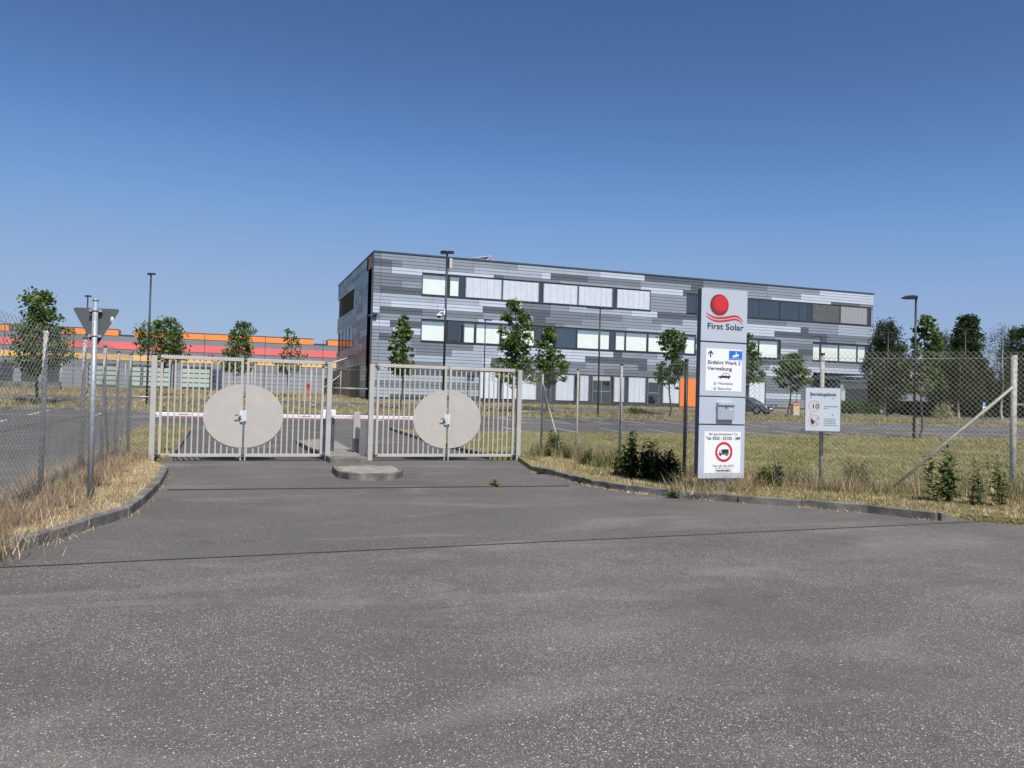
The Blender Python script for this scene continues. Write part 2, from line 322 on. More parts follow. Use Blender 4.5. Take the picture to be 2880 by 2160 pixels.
def rawmesh(name, V, F, mi, mats, parent=None, smooth=False):
    V = np.asarray(V, dtype=np.float32); F = np.asarray(F, dtype=np.int32)
    me = bpy.data.meshes.new(name); k = F.shape[1]
    me.vertices.add(len(V)); me.vertices.foreach_set('co', V.ravel())
    me.loops.add(F.size); me.loops.foreach_set('vertex_index', F.ravel())
    me.polygons.add(len(F)); me.polygons.foreach_set('loop_start', np.arange(0, F.size, k, dtype=np.int32))
    for m in mats: me.materials.append(M[m])
    me.polygons.foreach_set('material_index', np.asarray(mi, dtype=np.int32))
    me.update(calc_edges=True)
    o = bpy.data.objects.new(name, me); COL.objects.link(o)
    if parent: o.parent = parent
    return o
def copy_tree(o, parent=None, memo=[]):
    c = o.copy(); COL.objects.link(c); c.parent = parent
    for ch in list(o.children): copy_tree(ch, c)
    return c
def text(body, size, T, m, parent, align='LEFT', width=None, bold=0.0, th=.002, name='lettering', shear=0):
    cu = bpy.data.curves.new('t', 'FONT'); cu.body = body; cu.size = size; cu.align_x = align; cu.extrude = th; cu.offset = bold; cu.resolution_u = 3
    ob = bpy.data.objects.new('t', cu); COL.objects.link(ob)
    me = bpy.data.meshes.new_from_object(ob.evaluated_get(bpy.context.evaluated_depsgraph_get()))
    bpy.data.objects.remove(ob); bpy.data.curves.remove(cu)
    xs = [v.co.x for v in me.vertices]; w0 = max(xs)-min(xs) if xs else 1
    sx = width/w0 if width else 1
    rot = Matrix(((sx,0,0,0),(0,0,-1,0),(0,1,0,0),(0,0,0,1)))
    me.transform(T @ rot); me.materials.clear(); me.materials.append(M[m])
    o = bpy.data.objects.new(name, me); COL.objects.link(o); o.parent = parent
    return o
def ell(cx, cz, rx, rz, n=48, a0=0, a1=2*math.pi, close=False):
    k = n if a1-a0 > 6.28 else n+1
    return [(cx+rx*math.cos(a0+(a1-a0)*i/n), cz+rz*math.sin(a0+(a1-a0)*i/n)) for i in range(k)]
def ring(mb, cx, cz, rx, rz, wd, T, th, m, n=40):
    for i in range(n):
        a, b = 2*math.pi*i/n, 2*math.pi*(i+1)/n
        q = [(cx+rx*math.cos(a), cz+rz*math.sin(a)), (cx+rx*math.cos(b), cz+rz*math.sin(b)),
             (cx+(rx-wd)*math.cos(b), cz+(rz-wd)*math.sin(b)), (cx+(rx-wd)*math.cos(a), cz+(rz-wd)*math.sin(a))]
        mb.plate(q, T, th, m)

# ------------------------------------------------------------------ ground sheets
def sheet(name, poly, off, m, ys=None, kind='structure', skirt=0):
    bm = bmesh.new(); vs = [bm.verts.new((p[0], p[1], 0)) for p in poly]; bm.faces.new(vs)
    for y in [z[0] for z in ZP]:
        g = bm.verts[:]+bm.edges[:]+bm.faces[:]
        bmesh.ops.bisect_plane(bm, geom=g, plane_co=(0,y,0), plane_no=(0,1,0))
    bmesh.ops.triangulate(bm, faces=bm.faces)
    for v in bm.verts: v.co.z = gz(v.co.y)+off
    if skirt:
        be = [e for e in bm.edges if len(e.link_faces) == 1]
        r = bmesh.ops.extrude_edge_only(bm, edges=be)
        for v in [x for x in r['geom'] if isinstance(x, bmesh.types.BMVert)]: v.co.z -= skirt
    bmesh.ops.recalc_face_normals(bm, faces=bm.faces)
    me = bpy.data.meshes.new(name); bm.to_mesh(me); bm.free(); me.materials.append(M[m])
    if sum(p.normal.z*p.area for p in me.polygons) < 0: me.flip_normals()
    o = bpy.data.objects.new(name, me); COL.objects.link(o)
    return tag(o, kind=kind)
H = .11      # kerb height
sheet('ground', [(-900,-200),(900,-200),(900,900),(-900,900)], -.06, 'ground')
sheet('asphalt_yard', [(-75,-30),(90,-30),(90,60),(-75,60)], 0, 'lot')
g2 = lambda *pts, off=H: [tuple(at(px,py,off))[:2] for px,py in pts]
seamL, seamR = at(60,1596), at(2700,1471)
sd = (seamR-seamL).normalized(); SL = seamL-sd*14; SR = seamR+sd*14
kerbL = g2((0,1545),(60,1514),(174,1483),(275,1450),(357,1427),(408,1384),(434,1360),(451,1336),(464,1312))
kerbL = [(-9.0,6.9),(-5.0,7.25),(-3.0,7.75)]+kerbL
kerbR = g2((1500,1313),(1568,1325),(1639,1344),(1717,1360),(1799,1370),(1902,1380),(2000,1388),(2100,1396),(2213,1403),(2400,1419),(2535,1430),(2637,1443))
endR = g2((2700,1462),(2880,1480), off=0)
GL, GR = at(425,1297,0), at(1455,1295,0)
sheet('apron_road', [tuple(SL)[:2], tuple(SR)[:2], (30,20.9), (GR.x+.3,GR.y-.05), (GL.x-.2,GL.y-.05), (-14,19.6)], .004, 'apron')
sheet('front_road', [(-75,-29),(89,-29),(89,SR.y+ (SR-SL).y/(SR-SL).x*(89-SR.x)), tuple(SR)[:2], tuple(SL)[:2], (-75, SL.y+(SR-SL).y/(SR-SL).x*(-75-SL.x))], .004, 'road')
# raised green areas
lv = kerbL+[(GL.x-.12,GL.y-.15),(GL.x-.12,GL.y+.0),(-2.95,20.2),(-2.95,9.6),(-9,8.6)]
sheet('verge', lv, H-.012, 'vground', skirt=.2)
lawnK = g2((1383,1281),(1301,1259),(1168,1224),(1096,1200))
rl = kerbR+endR+[(60,6.5),(88,6.5),(88,33.5),(lawnK[-1][0]+1.0,33.5)]+lawnK[::-1]+[(GR.x+.05,GR.y+.15)]
sheet('lawn', rl, H-.012, 'ground', skirt=.2)
isl = g2((538,1199),(512,1236),(492,1262),(478,1285)); 
il = [(GL.x-.12,GL.y+.1)]+isl[::-1]+g2((446,1194),(404,1195),(362,1221))+[(-2.9,GL.y+.4)]
sheet('gate_lawn', il, H-.012, 'ground', skirt=.2)
sheet('planted_strip', [(-74,47.2),(89,47.2),(89,51.8),(-74,51.8)], .09, 'ground', skirt=.2)
sheet('rear_lawn', [(-300,60.1),(300,60.1),(300,420),(-300,420)], .05, 'ground', skirt=.2)
# kerbs
def kerb(name, pts, wd=.13, h=H+.012, low=None, seglen=1.0):
    mb = MB(); P = [Vector((p[0],p[1])) for p in pts]; rnd = random.Random(len(pts)*7)
    L = [0]; 
    for a, b in zip(P, P[1:]): L.append(L[-1]+(b-a).length)
    def ev(s):
        s = max(0, min(L[-1], s)); i = min(len(P)-2, max(0, bisect_left(L, s)-1)); t = (s-L[i])/max(1e-6, L[i+1]-L[i]); return P[i].lerp(P[i+1], t)
    n = max(1, int(L[-1]/seglen))
    for i in range(n):
        s0, s1 = L[-1]*i/n+.006, L[-1]*(i+1)/n-.006; a, b = ev(s0), ev(s1); d = (b-a).normalized(); nn = Vector((-d.y, d.x))*wd
        j = rnd.uniform(-.006,.006); dh = rnd.uniform(-.008,.006)
        q = [a-nn*.5+nn*j, b-nn*.5+nn*j, b+nn*.5+nn*j, a+nn*.5+nn*j]
        hh = [h+dh]*4
        if low: hh = [h+dh-low*(s0/L[-1]),h+dh-low*(s1/L[-1]),h+dh-low*(s1/L[-1]),h+dh-low*(s0/L[-1])]
        bb = len(mb.v); mb.v += [(p.x,p.y,gz(p.y)-.1) for p in q]+[(p.x,p.y,gz(p.y)+z) for p,z in zip(q,hh)]
        for f in ((3,2,1,0),(4,5,6,7),(0,1,5,4),(1,2,6,5),(2,3,7,6),(3,0,4,7)): mb.f.append(tuple(bb+k for k in f)); mb.mi.append(mb._m('kerb')); mb.smooth.append(False)
    return mb.build(name, bevel=.012, kind='structure')
kerb('kerb', kerbL); kerb('kerb', kerbR); kerb('kerb', [kerbR[-1]]+endR[:1], low=.10, seglen=.5)
kerb('kerb', g2((1467,1283),(1512,1291),(1562,1302))); kerb('kerb', lawnK+[(lawnK[-1][0]+1.0,33.4)]); kerb('kerb', isl)
kerb('kerb', isl[:1]+g2((446,1194),(404,1195),(362,1221)))
kerb('kerb', [(lawnK[-1][0]+1.1,33.5),(88,33.5)], seglen=2); kerb('kerb', [(-74,47.1),(89,47.1)], seglen=3); kerb('kerb', [(-74,51.9),(89,51.9)], seglen=3)
kerb('kerb', [(-74,60.0),(89,60.0)], seglen=3)
# traffic islands
def island(name, pts, k):
    h = .135
    mb = MB(); c = sum((Vector((p[0],p[1])) for p in pts), Vector((0,0)))/len(pts)
    inn = [tuple(c+(Vector(p)-c)*(1-k)) for p in pts]
    mb.prism(inn, -.05, h-.012, 'kerb', 'paving')
    n = len(pts)
    for i in range(n):
        j = (i+1)%n; a,b,cc,d = pts[i],pts[j],inn[j],inn[i]
        mb.prism([a,b,cc,d], -.05, h, 'kerb')
    return mb.build(name, bevel=.01, kind='structure')
island('traffic_island', g2((934,1309.5),(941,1318),(951,1326),(980,1330.5),(1014,1332.8),(1060,1333.5),(1100,1332.5),(1122,1329),(1134,1322.5),(1128,1314),(1114,1309),(1024,1307.5), off=.13), .13)
island('barrier_island', g2((832,1237),(890,1230),(946,1236),(990,1262),(1033,1288),(928,1289), off=.12), .1)
# seams and rope joint
def strip(name, a, b, wd, m, off=.008, kind='structure', n=1, wob=0):
    mb = MB(); a = Vector(a[:2]); b = Vector(b[:2]); d = (b-a).normalized(); nn = Vector((-d.y,d.x))*wd/2; rnd = random.Random(3); prev = None
    for i in range(n+1):
        p = a.lerp(b, i/n)+nn*(rnd.uniform(-wob,wob)); cur = (p-nn*(1+rnd.uniform(-wob,wob)*.5), p+nn)
        if prev: mb.face([(q.x,q.y,gz(q.y)+off) for q in (prev[0],cur[0],cur[1],prev[1])], m)
        prev = cur
    return mb.build(name, kind=kind)
strip('tar_seam', SL, SR, .035, 'tar', n=160, wob=.45)
ra, rb = at(470,1380), at(1600,1368.5)
mb = MB(); n = 260; prevs = []
for k in range(2):
    pts = []
    for i in range(n*4+1):
        t = i/(n*4); p = ra.lerp(rb, t); a = i*math.pi/4+k*math.pi
        pts.append((p.x, p.y+.008*math.cos(a), .010+.006*math.sin(a)))
    mb.tube(pts, .009, 'rustrope', n=5)
mb.build('expansion_rope', label='rusty twisted rope joint lying across the asphalt before the gates', cat='rope')
strip('gate_channel', (GL.x,GL.y-.06), (GR.x,GR.y-.06), .05, 'tar', off=.008)
# parking lines
mb = MB()
def pline(x0,y0,x1,y1,wd=.11):
    a = Vector((x0,y0)); b = Vector((x1,y1)); d = (b-a).normalized(); nn = Vector((-d.y,d.x))*wd/2
    ys = sorted({y0,y1}|{z[0] for z in ZP if min(y0,y1)<z[0]<max(y0,y1)}) if abs(y1-y0) > .5 else None
    pts = [a.lerp(b,(y-y0)/(y1-y0)) for y in ys] if ys else [a,b]
    for p,q in zip(pts,pts[1:]): mb.face([(s.x,s.y,gz(s.y)+.009) for s in (p-nn,q-nn,q+nn,p+nn)], 'line')
for i in range(56):
    x = -68+i*2.7
    pline(x,42.2,x,46.8); pline(x+.6,55.2,x+.6,59.6)
    if x > 12 or x < -6: pline(x,34.0,x,38.4)
pline(-68,42.2,83,42.2,.09); pline(-68,55.2,83,55.2,.09)
mb.build('parking_lines', kind='structure')

# ------------------------------------------------------------------ entrance gates
GD = (Vector(GR[:2])-Vector(GL[:2])); GLEN = GD.length; GD.normalize(); GA = math.atan2(GD.y, GD.x)
def gat(px):
    lo, hi = -2.0, GLEN+2
    for _ in range(40):
        m = (lo+hi)/2; p = Vector(GL[:2])+GD*m
        if proj((p.x,p.y,0))[0] < px: lo = m
        else: hi = m
    return lo
def gp(s): p = Vector(GL[:2])+GD*s; return (p.x, p.y, 0)
def make_gate(s0, s1, nbar, lab, rnd):
    W = s1-s0; g = empty('swing_gate', gp(s0), GA, lab, 'gate', 'double swing gates of the plant entrance')
    for x in (0, W):
        mb = MB(); mb.box((x-.06,-.06,-.1),(x+.06,.06,2.40),'gatepost'); mb.build('gate_post', g, bevel=.006)
    mid = W/2; zb, zt = .10, 2.34; cx, cz, rx, rz = mid, 1.06, .90, .745
    for side in (0,1):
        xa, xb = (.13, mid-.035) if side == 0 else (mid+.035, W-.13)
        fr = MB()
        fr.box((xa,-.03,zb+.07),(xa+.06,.03,zt),'gate'); fr.box((xb-.06,-.03,zb+.07),(xb,.03,zt),'gate')
        fr.box((xa,-.032,zt),(xb,.032,zt+.07),'gate'); fr.box((xa,-.032,zb),(xb,.032,zb+.07),'gate')
        if side: fr.box((xa,-.03,-.0),(xa+.03,.03,zb-.003),'gate')
        else: fr.box((xb-.03,-.02,.01),(xb,.02,zb-.003),'gate')
        leaf = fr.build('gate_leaf', g, bevel=.004)
        gap = (xb-xa-.12)/(nbar+1)
        for i in range(1, nbar+1):
            x = xa+.06+gap*i
            t = 1-((x-cx)/rx)**2; segs = [(zb+.07, zt)]
            if t > 0: hh = rz*math.sqrt(t)*.97; segs = [(zb+.07, cz-hh),(cz+hh, zt)]
            b = MB(); b.box((x-.0155,-.0125,zb+.07),(x+.0155,.0125,zt),'gate'); b.build('bar', leaf)
        sp = MB(); k = int((xb-xa)/.05)
        for i in range(k):
            x = xa+.01+i*.05; sp.face([(x,0,zt+.07),(x+.045,0,zt+.07),(x+.022,0,zt+.10)],'gate'); sp.face([(x,.004,zt+.07),(x+.045,.004,zt+.07),(x+.022,.004,zt+.10)],'gate')
        sp.build('spike_strip', leaf)
        a = [(p[0],p[1]) for p in (ell(cx-.02, cz, rx-.02, rz, 36, math.pi/2, 3*math.pi/2) if side == 0 else ell(cx+.02, cz, rx-.02, rz, 36, -math.pi/2, math.pi/2))]
        a = [(p[0] if abs(p[0]-cx) > .035 else (cx-.025 if side == 0 else cx+.025), p[1]) for p in a]
        dp = MB(); dp.plate(a, Matrix.Translation((0,-.034,0)), .004, 'gate'); dp.build('disc_panel', leaf)
        hx = .06 if side == 0 else W-.06; s_ = 1 if side == 0 else -1
        for z in (zb+.04, zt+.0):
            h = MB(); h.box((min(hx,hx+s_*.13),-.085,z-.015),(max(hx,hx+s_*.13),-.062,z+.015),'hinge'); h.tube([(hx+s_*.045,-.075,z-.05),(hx+s_*.045,-.075,z+.06)],.02,'hinge',n=8); h.build('hinge', leaf)
    l = MB(); l.box((mid-.085,-.085,.92),(mid+.02,-.036,1.17),'lockwhite'); l.box((mid-.02,-.10,.94),(mid+.055,-.086,1.19),'lockwhite')
    l.tube([(mid-.09,-.085,1.09),(mid-.09,-.14,1.09)],.03,'lockwhite',n=12); l.tube([(mid-.09,-.13,1.09),(mid-.2,-.13,1.07)],.013,'hinge',n=8)
    l.build('lock_case', g, bevel=.006)
    c = MB(); c.tube([(mid-.065,-.094,.985),(mid-.065,-.08,.985)],.018,'hinge',n=10); c.build('lock_cylinder', g)
    return g
sA, sB, sC, sD = 0.0, gat(920), gat(1039), GLEN
make_gate(sA, sB, 12, 'wide beige double gate on the left with oval disc, nearest the triangular sign', None)
make_gate(sC, sD, 12, 'beige double gate on the right with oval disc, standing before the grey panelled building', None)

# ------------------------------------------------------------------ chain link fences
def mesh_wires(name, parent, runs, m, w=.092, rad=.0030, hz=1.0):
    """runs: list of (x0,y0,z0a,z0b, x1,y1,z1a,z1b)"""
    V = []; F = []; pz = w/2; p = pz*hz
    for (x0,y0,a0,b0,x1,y1,a1,b1) in runs:
        L = math.hypot(x1-x0,y1-y0); ux, uy = (x1-x0)/L, (y1-y0)/L; n = int(L/p); nx, ny = -uy, ux
        for i in range(n):
            s0, s1 = i*p, (i+1)*p; t = (s0/L); za = a0+(a1-a0)*t; zb = b0+(b1-b0)*t; k = int((zb-za)/pz)
            pts = []
            for j in range(k+1):
                up = (j+i) % 2 == 0; s = s0 if up else s1; off = .004 if up else -.004
                z = zb-(k-j)*pz+.004*math.sin(s*3.1)
                pts.append((x0+ux*s+nx*off, y0+uy*s+ny*off, z))
            for q0, q1 in zip(pts, pts[1:]):
                q0 = np.array(q0); q1 = np.array(q1); d = q1-q0; d /= np.linalg.norm(d); nv = np.array((nx,ny,0)); e = np.cross(d,nv); b = len(V)
                for q in (q0,q1):
                    for (c,s_) in ((1,0),(-.5,.866),(-.5,-.866)): V.append(q+(nv*c+e*s_)*rad)
                F += [(b,b+1,b+4,b+3),(b+1,b+2,b+5,b+4),(b+2,b,b+3,b+5)]
    return rawmesh(name, V, F, [0]*len(F), [m], parent)
def fence(label, posts, tops, r=.03, m='wire', pm='post', rail=(), braces=(), lean=None, group=None, caps=True, mz=1.0, hook=.05, off=(-.028,-.052)):
    f = empty('chain_link_fence', (posts[0][0],posts[0][1],gz(posts[0][1])), 0, label, 'fence', group)
    o = Vector(f.location); runs = []; P = [Vector((p[0]-o.x,p[1]-o.y)) for p in posts]; base = [gz(p[1])+.08-o.z for p in posts]
    for i, (p, q) in enumerate(zip(P, posts)):
        if len(q) > 2 and q[2] == 'none': continue
        mm = q[2] if len(q) > 2 and q[2] else pm; mb = MB(); lx = lean[i] if lean else 0
        mb.tube([(p.x,p.y,base[i]-.3),(p.x+lx,p.y,tops[i]-o.z)], q[3] if len(q) > 3 else r, mm, n=12)
        po = mb.build('fence_post', f)
        if caps:
            c = MB(); rr = (q[3] if len(q) > 3 else r)+.004; c.tube([(p.x+lx,p.y,tops[i]-o.z-.02),(p.x+lx,p.y,tops[i]-o.z+.02)], rr, 'plasticcap', n=12); c.build('post_cap', po)
    for i in range(len(P)-1):
        runs.append((P[i].x+off[0],P[i].y+off[1],base[i]-.02,tops[i]-o.z+hook,P[i+1].x+off[0],P[i+1].y+off[1],base[i+1]-.02,tops[i+1]-o.z+hook))
    mesh_wires('wire_mesh', f, runs, m, hz=mz, rad=.0030 if mz > 1 else .0025)
    for k in (.05, .45, .97):
        wv = MB()
        for i in range(len(P)-1):
            za = base[i]+(tops[i]-o.z-base[i])*k; zb = base[i+1]+(tops[i+1]-o.z-base[i+1])*k
            wv.tube([(P[i].x+off[0],P[i].y+off[1],za),((P[i].x+P[i+1].x)/2+off[0],(P[i].y+P[i+1].y)/2+off[1],(za+zb)/2-.012),(P[i+1].x+off[0],P[i+1].y+off[1],zb)], .003, m, n=4)
        wv.build('tension_wire', f)
    for (i, j, hz) in rail:
        mb = MB(); mb.tube([(P[i].x,P[i].y-.0,hz),(P[j].x,P[j].y-.0,hz)], .021, 'white' if False else 'wire', n=8); mb.build('rail', f)
    for (x0,y0,z0,x1,y1,z1) in braces:
        mb = MB(); mb.tube([(x0-o.x,y0-o.y,z0-o.z),(x1-o.x,y1-o.y,z1-o.z)], .024, 'post', n=8); mb.build('brace', f)
    return f
def onY(px, X, zt, py):   # helper for post at given column on plane X
    Y = yat(px, X, 1.0); return (X, Y)
lp = [(-2.55,8.9,'post',.032)]
for px, X in ((121,-2.40),(232,-2.33),(290,-2.27),(328,-2.2),(364,-2.12)):
    lo, hi = 5.0, 40.0
    for _ in range(40):
        m_ = (lo+hi)/2
        if proj((X,m_,1.2))[0] < px: lo = m_
        else: hi = m_
    lp.append((X, lo, None, .034))
lt = [2.42]+[zat(py, p[0], p[1]) for p, py in zip(lp[1:], (925,951,975,990,996))]
fence('chain link fence running from the left frame edge back to the left gate', lp+[(GL.x-.03,GL.y+.25,'none')], lt+[2.34], hook=.04, mz=1.75, off=(.045,-.01),
      braces=((lp[5][0]-.02,lp[5][1]-1.2,.1,lp[5][0],lp[5][1]-.05,1.9),(lp[3][0],lp[3][1]+1.0,.1,lp[3][0],lp[3][1],1.9)), rail=((5,6,1.45),))
pm1, pm2 = gp(sB+.10), gp(sC-.10)
fence('narrow chain link panel with a horizontal rail between the two gates', [(pm1[0],pm1[1]+.02,'none'),(pm2[0],pm2[1]+.02,'none')], [2.32,2.32], rail=((0,1,1.78),), hook=.02)
rp = [(GR.x+.09,GR.y+.05,'none')]
spec = [((1523,1281),1049,None,.03,8.30),((1622,1290),1040,None,.028,8.42),((1744,1300),1026,None,.03,8.48),((1926,1321),1012,'black',.038,8.95),((2309,1369),996,'post',.036,None),((2849,1387),995,'post',.05,None)]
rt = [2.32]
fixed = {0:(8.25,20.75),1:(8.50,19.0),2:(8.45,16.6),3:(8.85,14.35),4:(10.15,11.95),5:(12.75,10.35)}
for k, ((bx,by),ty,mm,rr,_) in enumerate(spec):
    Y = fixed[k][1]; zb = gz(Y)+.1; X = xat(bx-2, Y, zb)
    rp.append((X, Y, mm, rr)); rt.append(zat(ty, X, Y))
rp.append((15.8,9.6,'post',.032)); rt.append(rt[-1]-.02)
rp.append((18.8,9.1,'post',.032)); rt.append(rt[-1])
pR = rp[6]; pS = rp[5]; pA = rp[1]
bf = at(2500,1398,.1)
fence('long chain link fence curving from the right gate round behind the pylon sign', rp, rt, rail=((0,1,1.30),(6,7,1.75)), hook=.045,
      braces=((pR[0]-.03,pR[1],2.05,pS[0]+(pR[0]-pS[0])*.36,pS[1]+(pR[1]-pS[1])*.36+.05,.1),(pA[0],pA[1]-.03,2.05,pA[0]+.12,pA[1]-1.25,.1)))

# ------------------------------------------------------------------ yield sign seen from behind
b = at(253,1400,.02); b = Vector((b.x*11.35/ (Vector((b.x,b.y)).length*1.0)*1.0, b.y*11.35/Vector((b.x,b.y)).length, .02)) if False else b
ysX, ysY = xat(253,12.2,.1), 12.2
ztop = zat(847, ysX, ysY)
ys = empty('yield_sign', (ysX,ysY,.1), 0, 'triangular give-way sign seen from behind on a galvanised pole in the left verge', 'road sign')
mb = MB(); mb.tube([(0,0,-.3),(-.02,0,ztop-.1)],.036,'galv',n=18); mb.build('pole', ys)
c = MB(); c.tube([(-.02,0,ztop-.1),(-.02,0,ztop-.07)],.039,'galv',n=18); c.build('pole_cap', ys)
T = Matrix.Translation((-.015,.075,ztop-.10)) @ Matrix.Rotation(-YAW*.6,4,'Z')
def tri(hw, hgt, top, rd, n=6):
    pts = [(-hw,top),(hw,top),(0,top-hgt)]; out = []
    for i in range(3):
        p = Vector(pts[i]); a = (Vector(pts[i-1])-p).normalized(); b_ = (Vector(pts[(i+1)%3])-p).normalized()
        s = p+a*rd*1.73; e = p+b_*rd*1.73
        for k in range(n+1): t = k/n; out.append(tuple((s*(1-t)**2+p*2*t*(1-t)+e*t*t)))
    return out[::-1]
mb = MB(); mb.plate(tri(.312,.555,-.09,.035), T, .003, 'signback'); mb.plate(tri(.303,.54,-.095,.035), T @ Matrix.Translation((0,.005,0)), .003, 'white'); mb.build('sign_plate', ys)
mb = MB(); mb.box((.19,-.002,-.27),(.225,.0,-.20),'signwhite'); mb.box((.197,-.004,-.262),(.218,-.0025,-.242),'red')
st = mb.build('sticker', ys); st.matrix_local = T @ Matrix.Translation((0,-.004,0))
for z in (-.125,-.47):
    mb = MB(); mb.tube([(-.02,0,ztop+z-.115),(-.02,0,ztop+z-.09)],.042,'galv',n=16); mb.box((-.095,.0,ztop+z-.12),(.065,.03,ztop+z-.085),'galv'); mb.box((-.09,.03,ztop+z-.15),(.06,.055,ztop+z-.12),'black'); mb.build('clamp', ys)

# ------------------------------------------------------------------ company pylon sign
TY = 12.05; TX0, TX1 = xat(1962.6,TY,.33), xat(2092,TY,.33)
tzb = zat(1346,TX0,TY); tzt = zat(809,TX0,TY)
tw = empty('pylon_sign', (TX0,TY,gz(TY)+.1), 0, 'tall silver company sign tower with four panels on the right verge', 'sign')
W = TX1-TX0; z0 = tzb-tw.location.z; z1 = tzt-tw.location.z; HT = z1-z0; u = HT/537.0
ztop_ = lambda py: z1-(py-808.5)*u
mb = MB(); mb.box((.012,.012,z0+.01),(W-.012,.15,z1-.01),'towerside'); mb.build('housing', tw, bevel=.004)
mb = MB(); mb.box((W*.46,.04,-.2),(W*.58,.12,z0+.01),'galv'); mb.build('foot', tw)
def panel(pa, pb):
    mb = MB(); mb.box((0,0,ztop_(pb)),(W,.0115,ztop_(pa)),'towerface'); return mb.build('panel', tw, bevel=.003)
p1 = panel(808.5,957.5); p2 = panel(962,1112.5); p3 = panel(1116,1191.5); p4 = panel(1195.5,1345.5)
def onpanel(fx, py): return Matrix.Translation((W*fx,-.0022,ztop_(py)))
# fractions across the face measured on the photograph
T0 = Matrix.Translation((0,-.001,0))
lg = MB(); cx_, cz_ = W*.383, ztop_(853.4); rr = W*.197
NS = 7
for q in range(NS):
    t = q/(NS-1); M['lgr%d' % q] = mat('logo_print_%d' % q, tuple(a_*(1-t)+b_*t for a_, b_ in zip((.10,.025,.04), (.60,.028,.035))), .4, var=.02)
    k = 1-.045*q; lg.plate(ell(cx_+rr*.034*q, cz_+rr*.027*q, rr*k, rr*k, 56), T0 @ Matrix.Translation((0,-.0012*q,0)), .0011, 'lgr%d' % q)
ring(lg, cx_, cz_, rr, rr, rr*.035, T0 @ Matrix.Translation((0,-.0095,0)), .0006, 'logodark', n=56)
lg.build('logo_disc', p1)
wv = MB()
def wave(ks, thick):
    n = 36; up = []; dn = []
    def cr_(t):
        x = t*(len(ks)-1); k = min(len(ks)-2, int(x)); f = x-k; p = [ks[max(0,min(len(ks)-1,k+q))] for q in (-1,0,1,2)]
        return tuple(.5*((2*p[1][c])+(p[2][c]-p[0][c])*f+(2*p[0][c]-5*p[1][c]+4*p[2][c]-p[3][c])*f*f+(3*p[1][c]-p[0][c]-3*p[2][c]+p[3][c])*f**3) for c in (0,1))
    for i in range(n+1):
        t = i/n; fx, py = cr_(t); x = W*fx; z = ztop_(py); th = thick*math.sin(math.pi*min(1,max(.02,t)))**.5
        up.append((x,z+th/2)); dn.append((x,z-th/2))
    for i in range(n): wv.plate([dn[i],dn[i+1],up[i+1],up[i]], T0, .003, 'red')
wave([(.10,878),(.21,886.5),(.345,891),(.54,888),(.72,882.5),(.83,886),(.91,897)],.037); wave([(.10,887),(.21,895.5),(.345,900),(.54,897),(.72,891.5),(.83,895),(.905,905)],.035); wv.build('logo_waves', p1)
text('First Solar', .145, onpanel(.125,922.5), 'ink', p1, width=W*.79, bold=.0018)
wb = MB(); wb.box((W*.118,-.0025,ztop_(1098)),(W*.905,-.0005,ztop_(978)),'signwhite'); wb2 = wb.build('notice_board', p2)
ar = MB(); ax, az = W*.215, ztop_(1003)
ar.plate([(ax-.012,az),(ax+.012,az),(ax+.012,az+.10),(ax-.012,az+.10)], T0 @ Matrix.Translation((0,-.002,0)), .002, 'ink')
ar.plate([(ax-.055,az+.062),(ax-.055,az+.040),(ax,az+.095),(ax+.055,az+.040),(ax+.055,az+.062),(ax,az+.122)], T0 @ Matrix.Translation((0,-.0045,0)), .001, 'ink'); ar.build('arrow', wb2)
bl = MB(); bx0,bx1 = W*.615, W*.905; bz0,bz1 = ztop_(1008), ztop_(982); bl.box((bx0,-.005,bz0),(bx1,-.003,bz1),'blue'); bo = bl.build('camera_notice', wb2)
cmn = MB(); ccx,ccz = (bx0+bx1)/2+.01,(bz0+bz1)/2+.015; Tm = T0 @ Matrix.Translation((0,-.0045,0))
cmn.plate([(ccx-.055,ccz-.012),(ccx+.045,ccz+.012),(ccx+.05,ccz-.03),(ccx-.05,ccz-.054)][::-1], Tm, .001, 'signwhite')
cmn.plate([(ccx-.075,ccz-.02),(ccx-.057,ccz-.016),(ccx-.055,ccz-.048),(ccx-.073,ccz-.052)][::-1], Tm, .001, 'signwhite')
cmn.plate([(ccx-.006,ccz-.0),(ccx+.006,ccz-.0),(ccx+.006,ccz+.05),(ccx-.006,ccz+.05)], Tm, .001, 'signwhite'); cmn.build('camera_symbol', bo)
text('Dieses Objekt wird videoüberwacht', .02, Matrix.Translation((bx0+.01,-.0065,bz0+.014)), 'signwhite', bo, width=bx1-bx0-.02)
text('Einfahrt Werk 2', .09, onpanel(.155,1022) @ Matrix.Translation((0,-.002,0)), 'ink', wb2, width=W*.71, bold=.0010)
text('Verwaltung', .09, onpanel(.155,1039) @ Matrix.Translation((0,-.002,0)), 'ink', wb2, width=W*.53, bold=.0010)
ca = MB(); ox, oz = W*.385, ztop_(1062.5); k_ = W*.27
car2d = [(0,.08),(.02,.15),(.28,.20),(.42,.37),(.46,.40),(.80,.40),(.84,.37),(.97,.22),(1,.18),(1,.08),(.92,.06),(.90,.11),(.84,.13),(.78,.10),(.76,.05),(.26,.05),(.24,.10),(.18,.13),(.12,.11),(.09,.06)]
ca.plate([(ox+x*k_,oz+z*k_) for x,z in car2d], T0 @ Matrix.Translation((0,-.0025,0)), .001, 'ink')
for wx in ([(.34,.21),(.46,.36),(.60,.36),(.60,.21)],[(.63,.21),(.63,.36),(.80,.36),(.93,.21)]): ca.plate([(ox+x*k_,oz+z*k_) for x,z in wx][::-1], T0 @ Matrix.Translation((0,-.0042,0)), .001, 'signwhite')
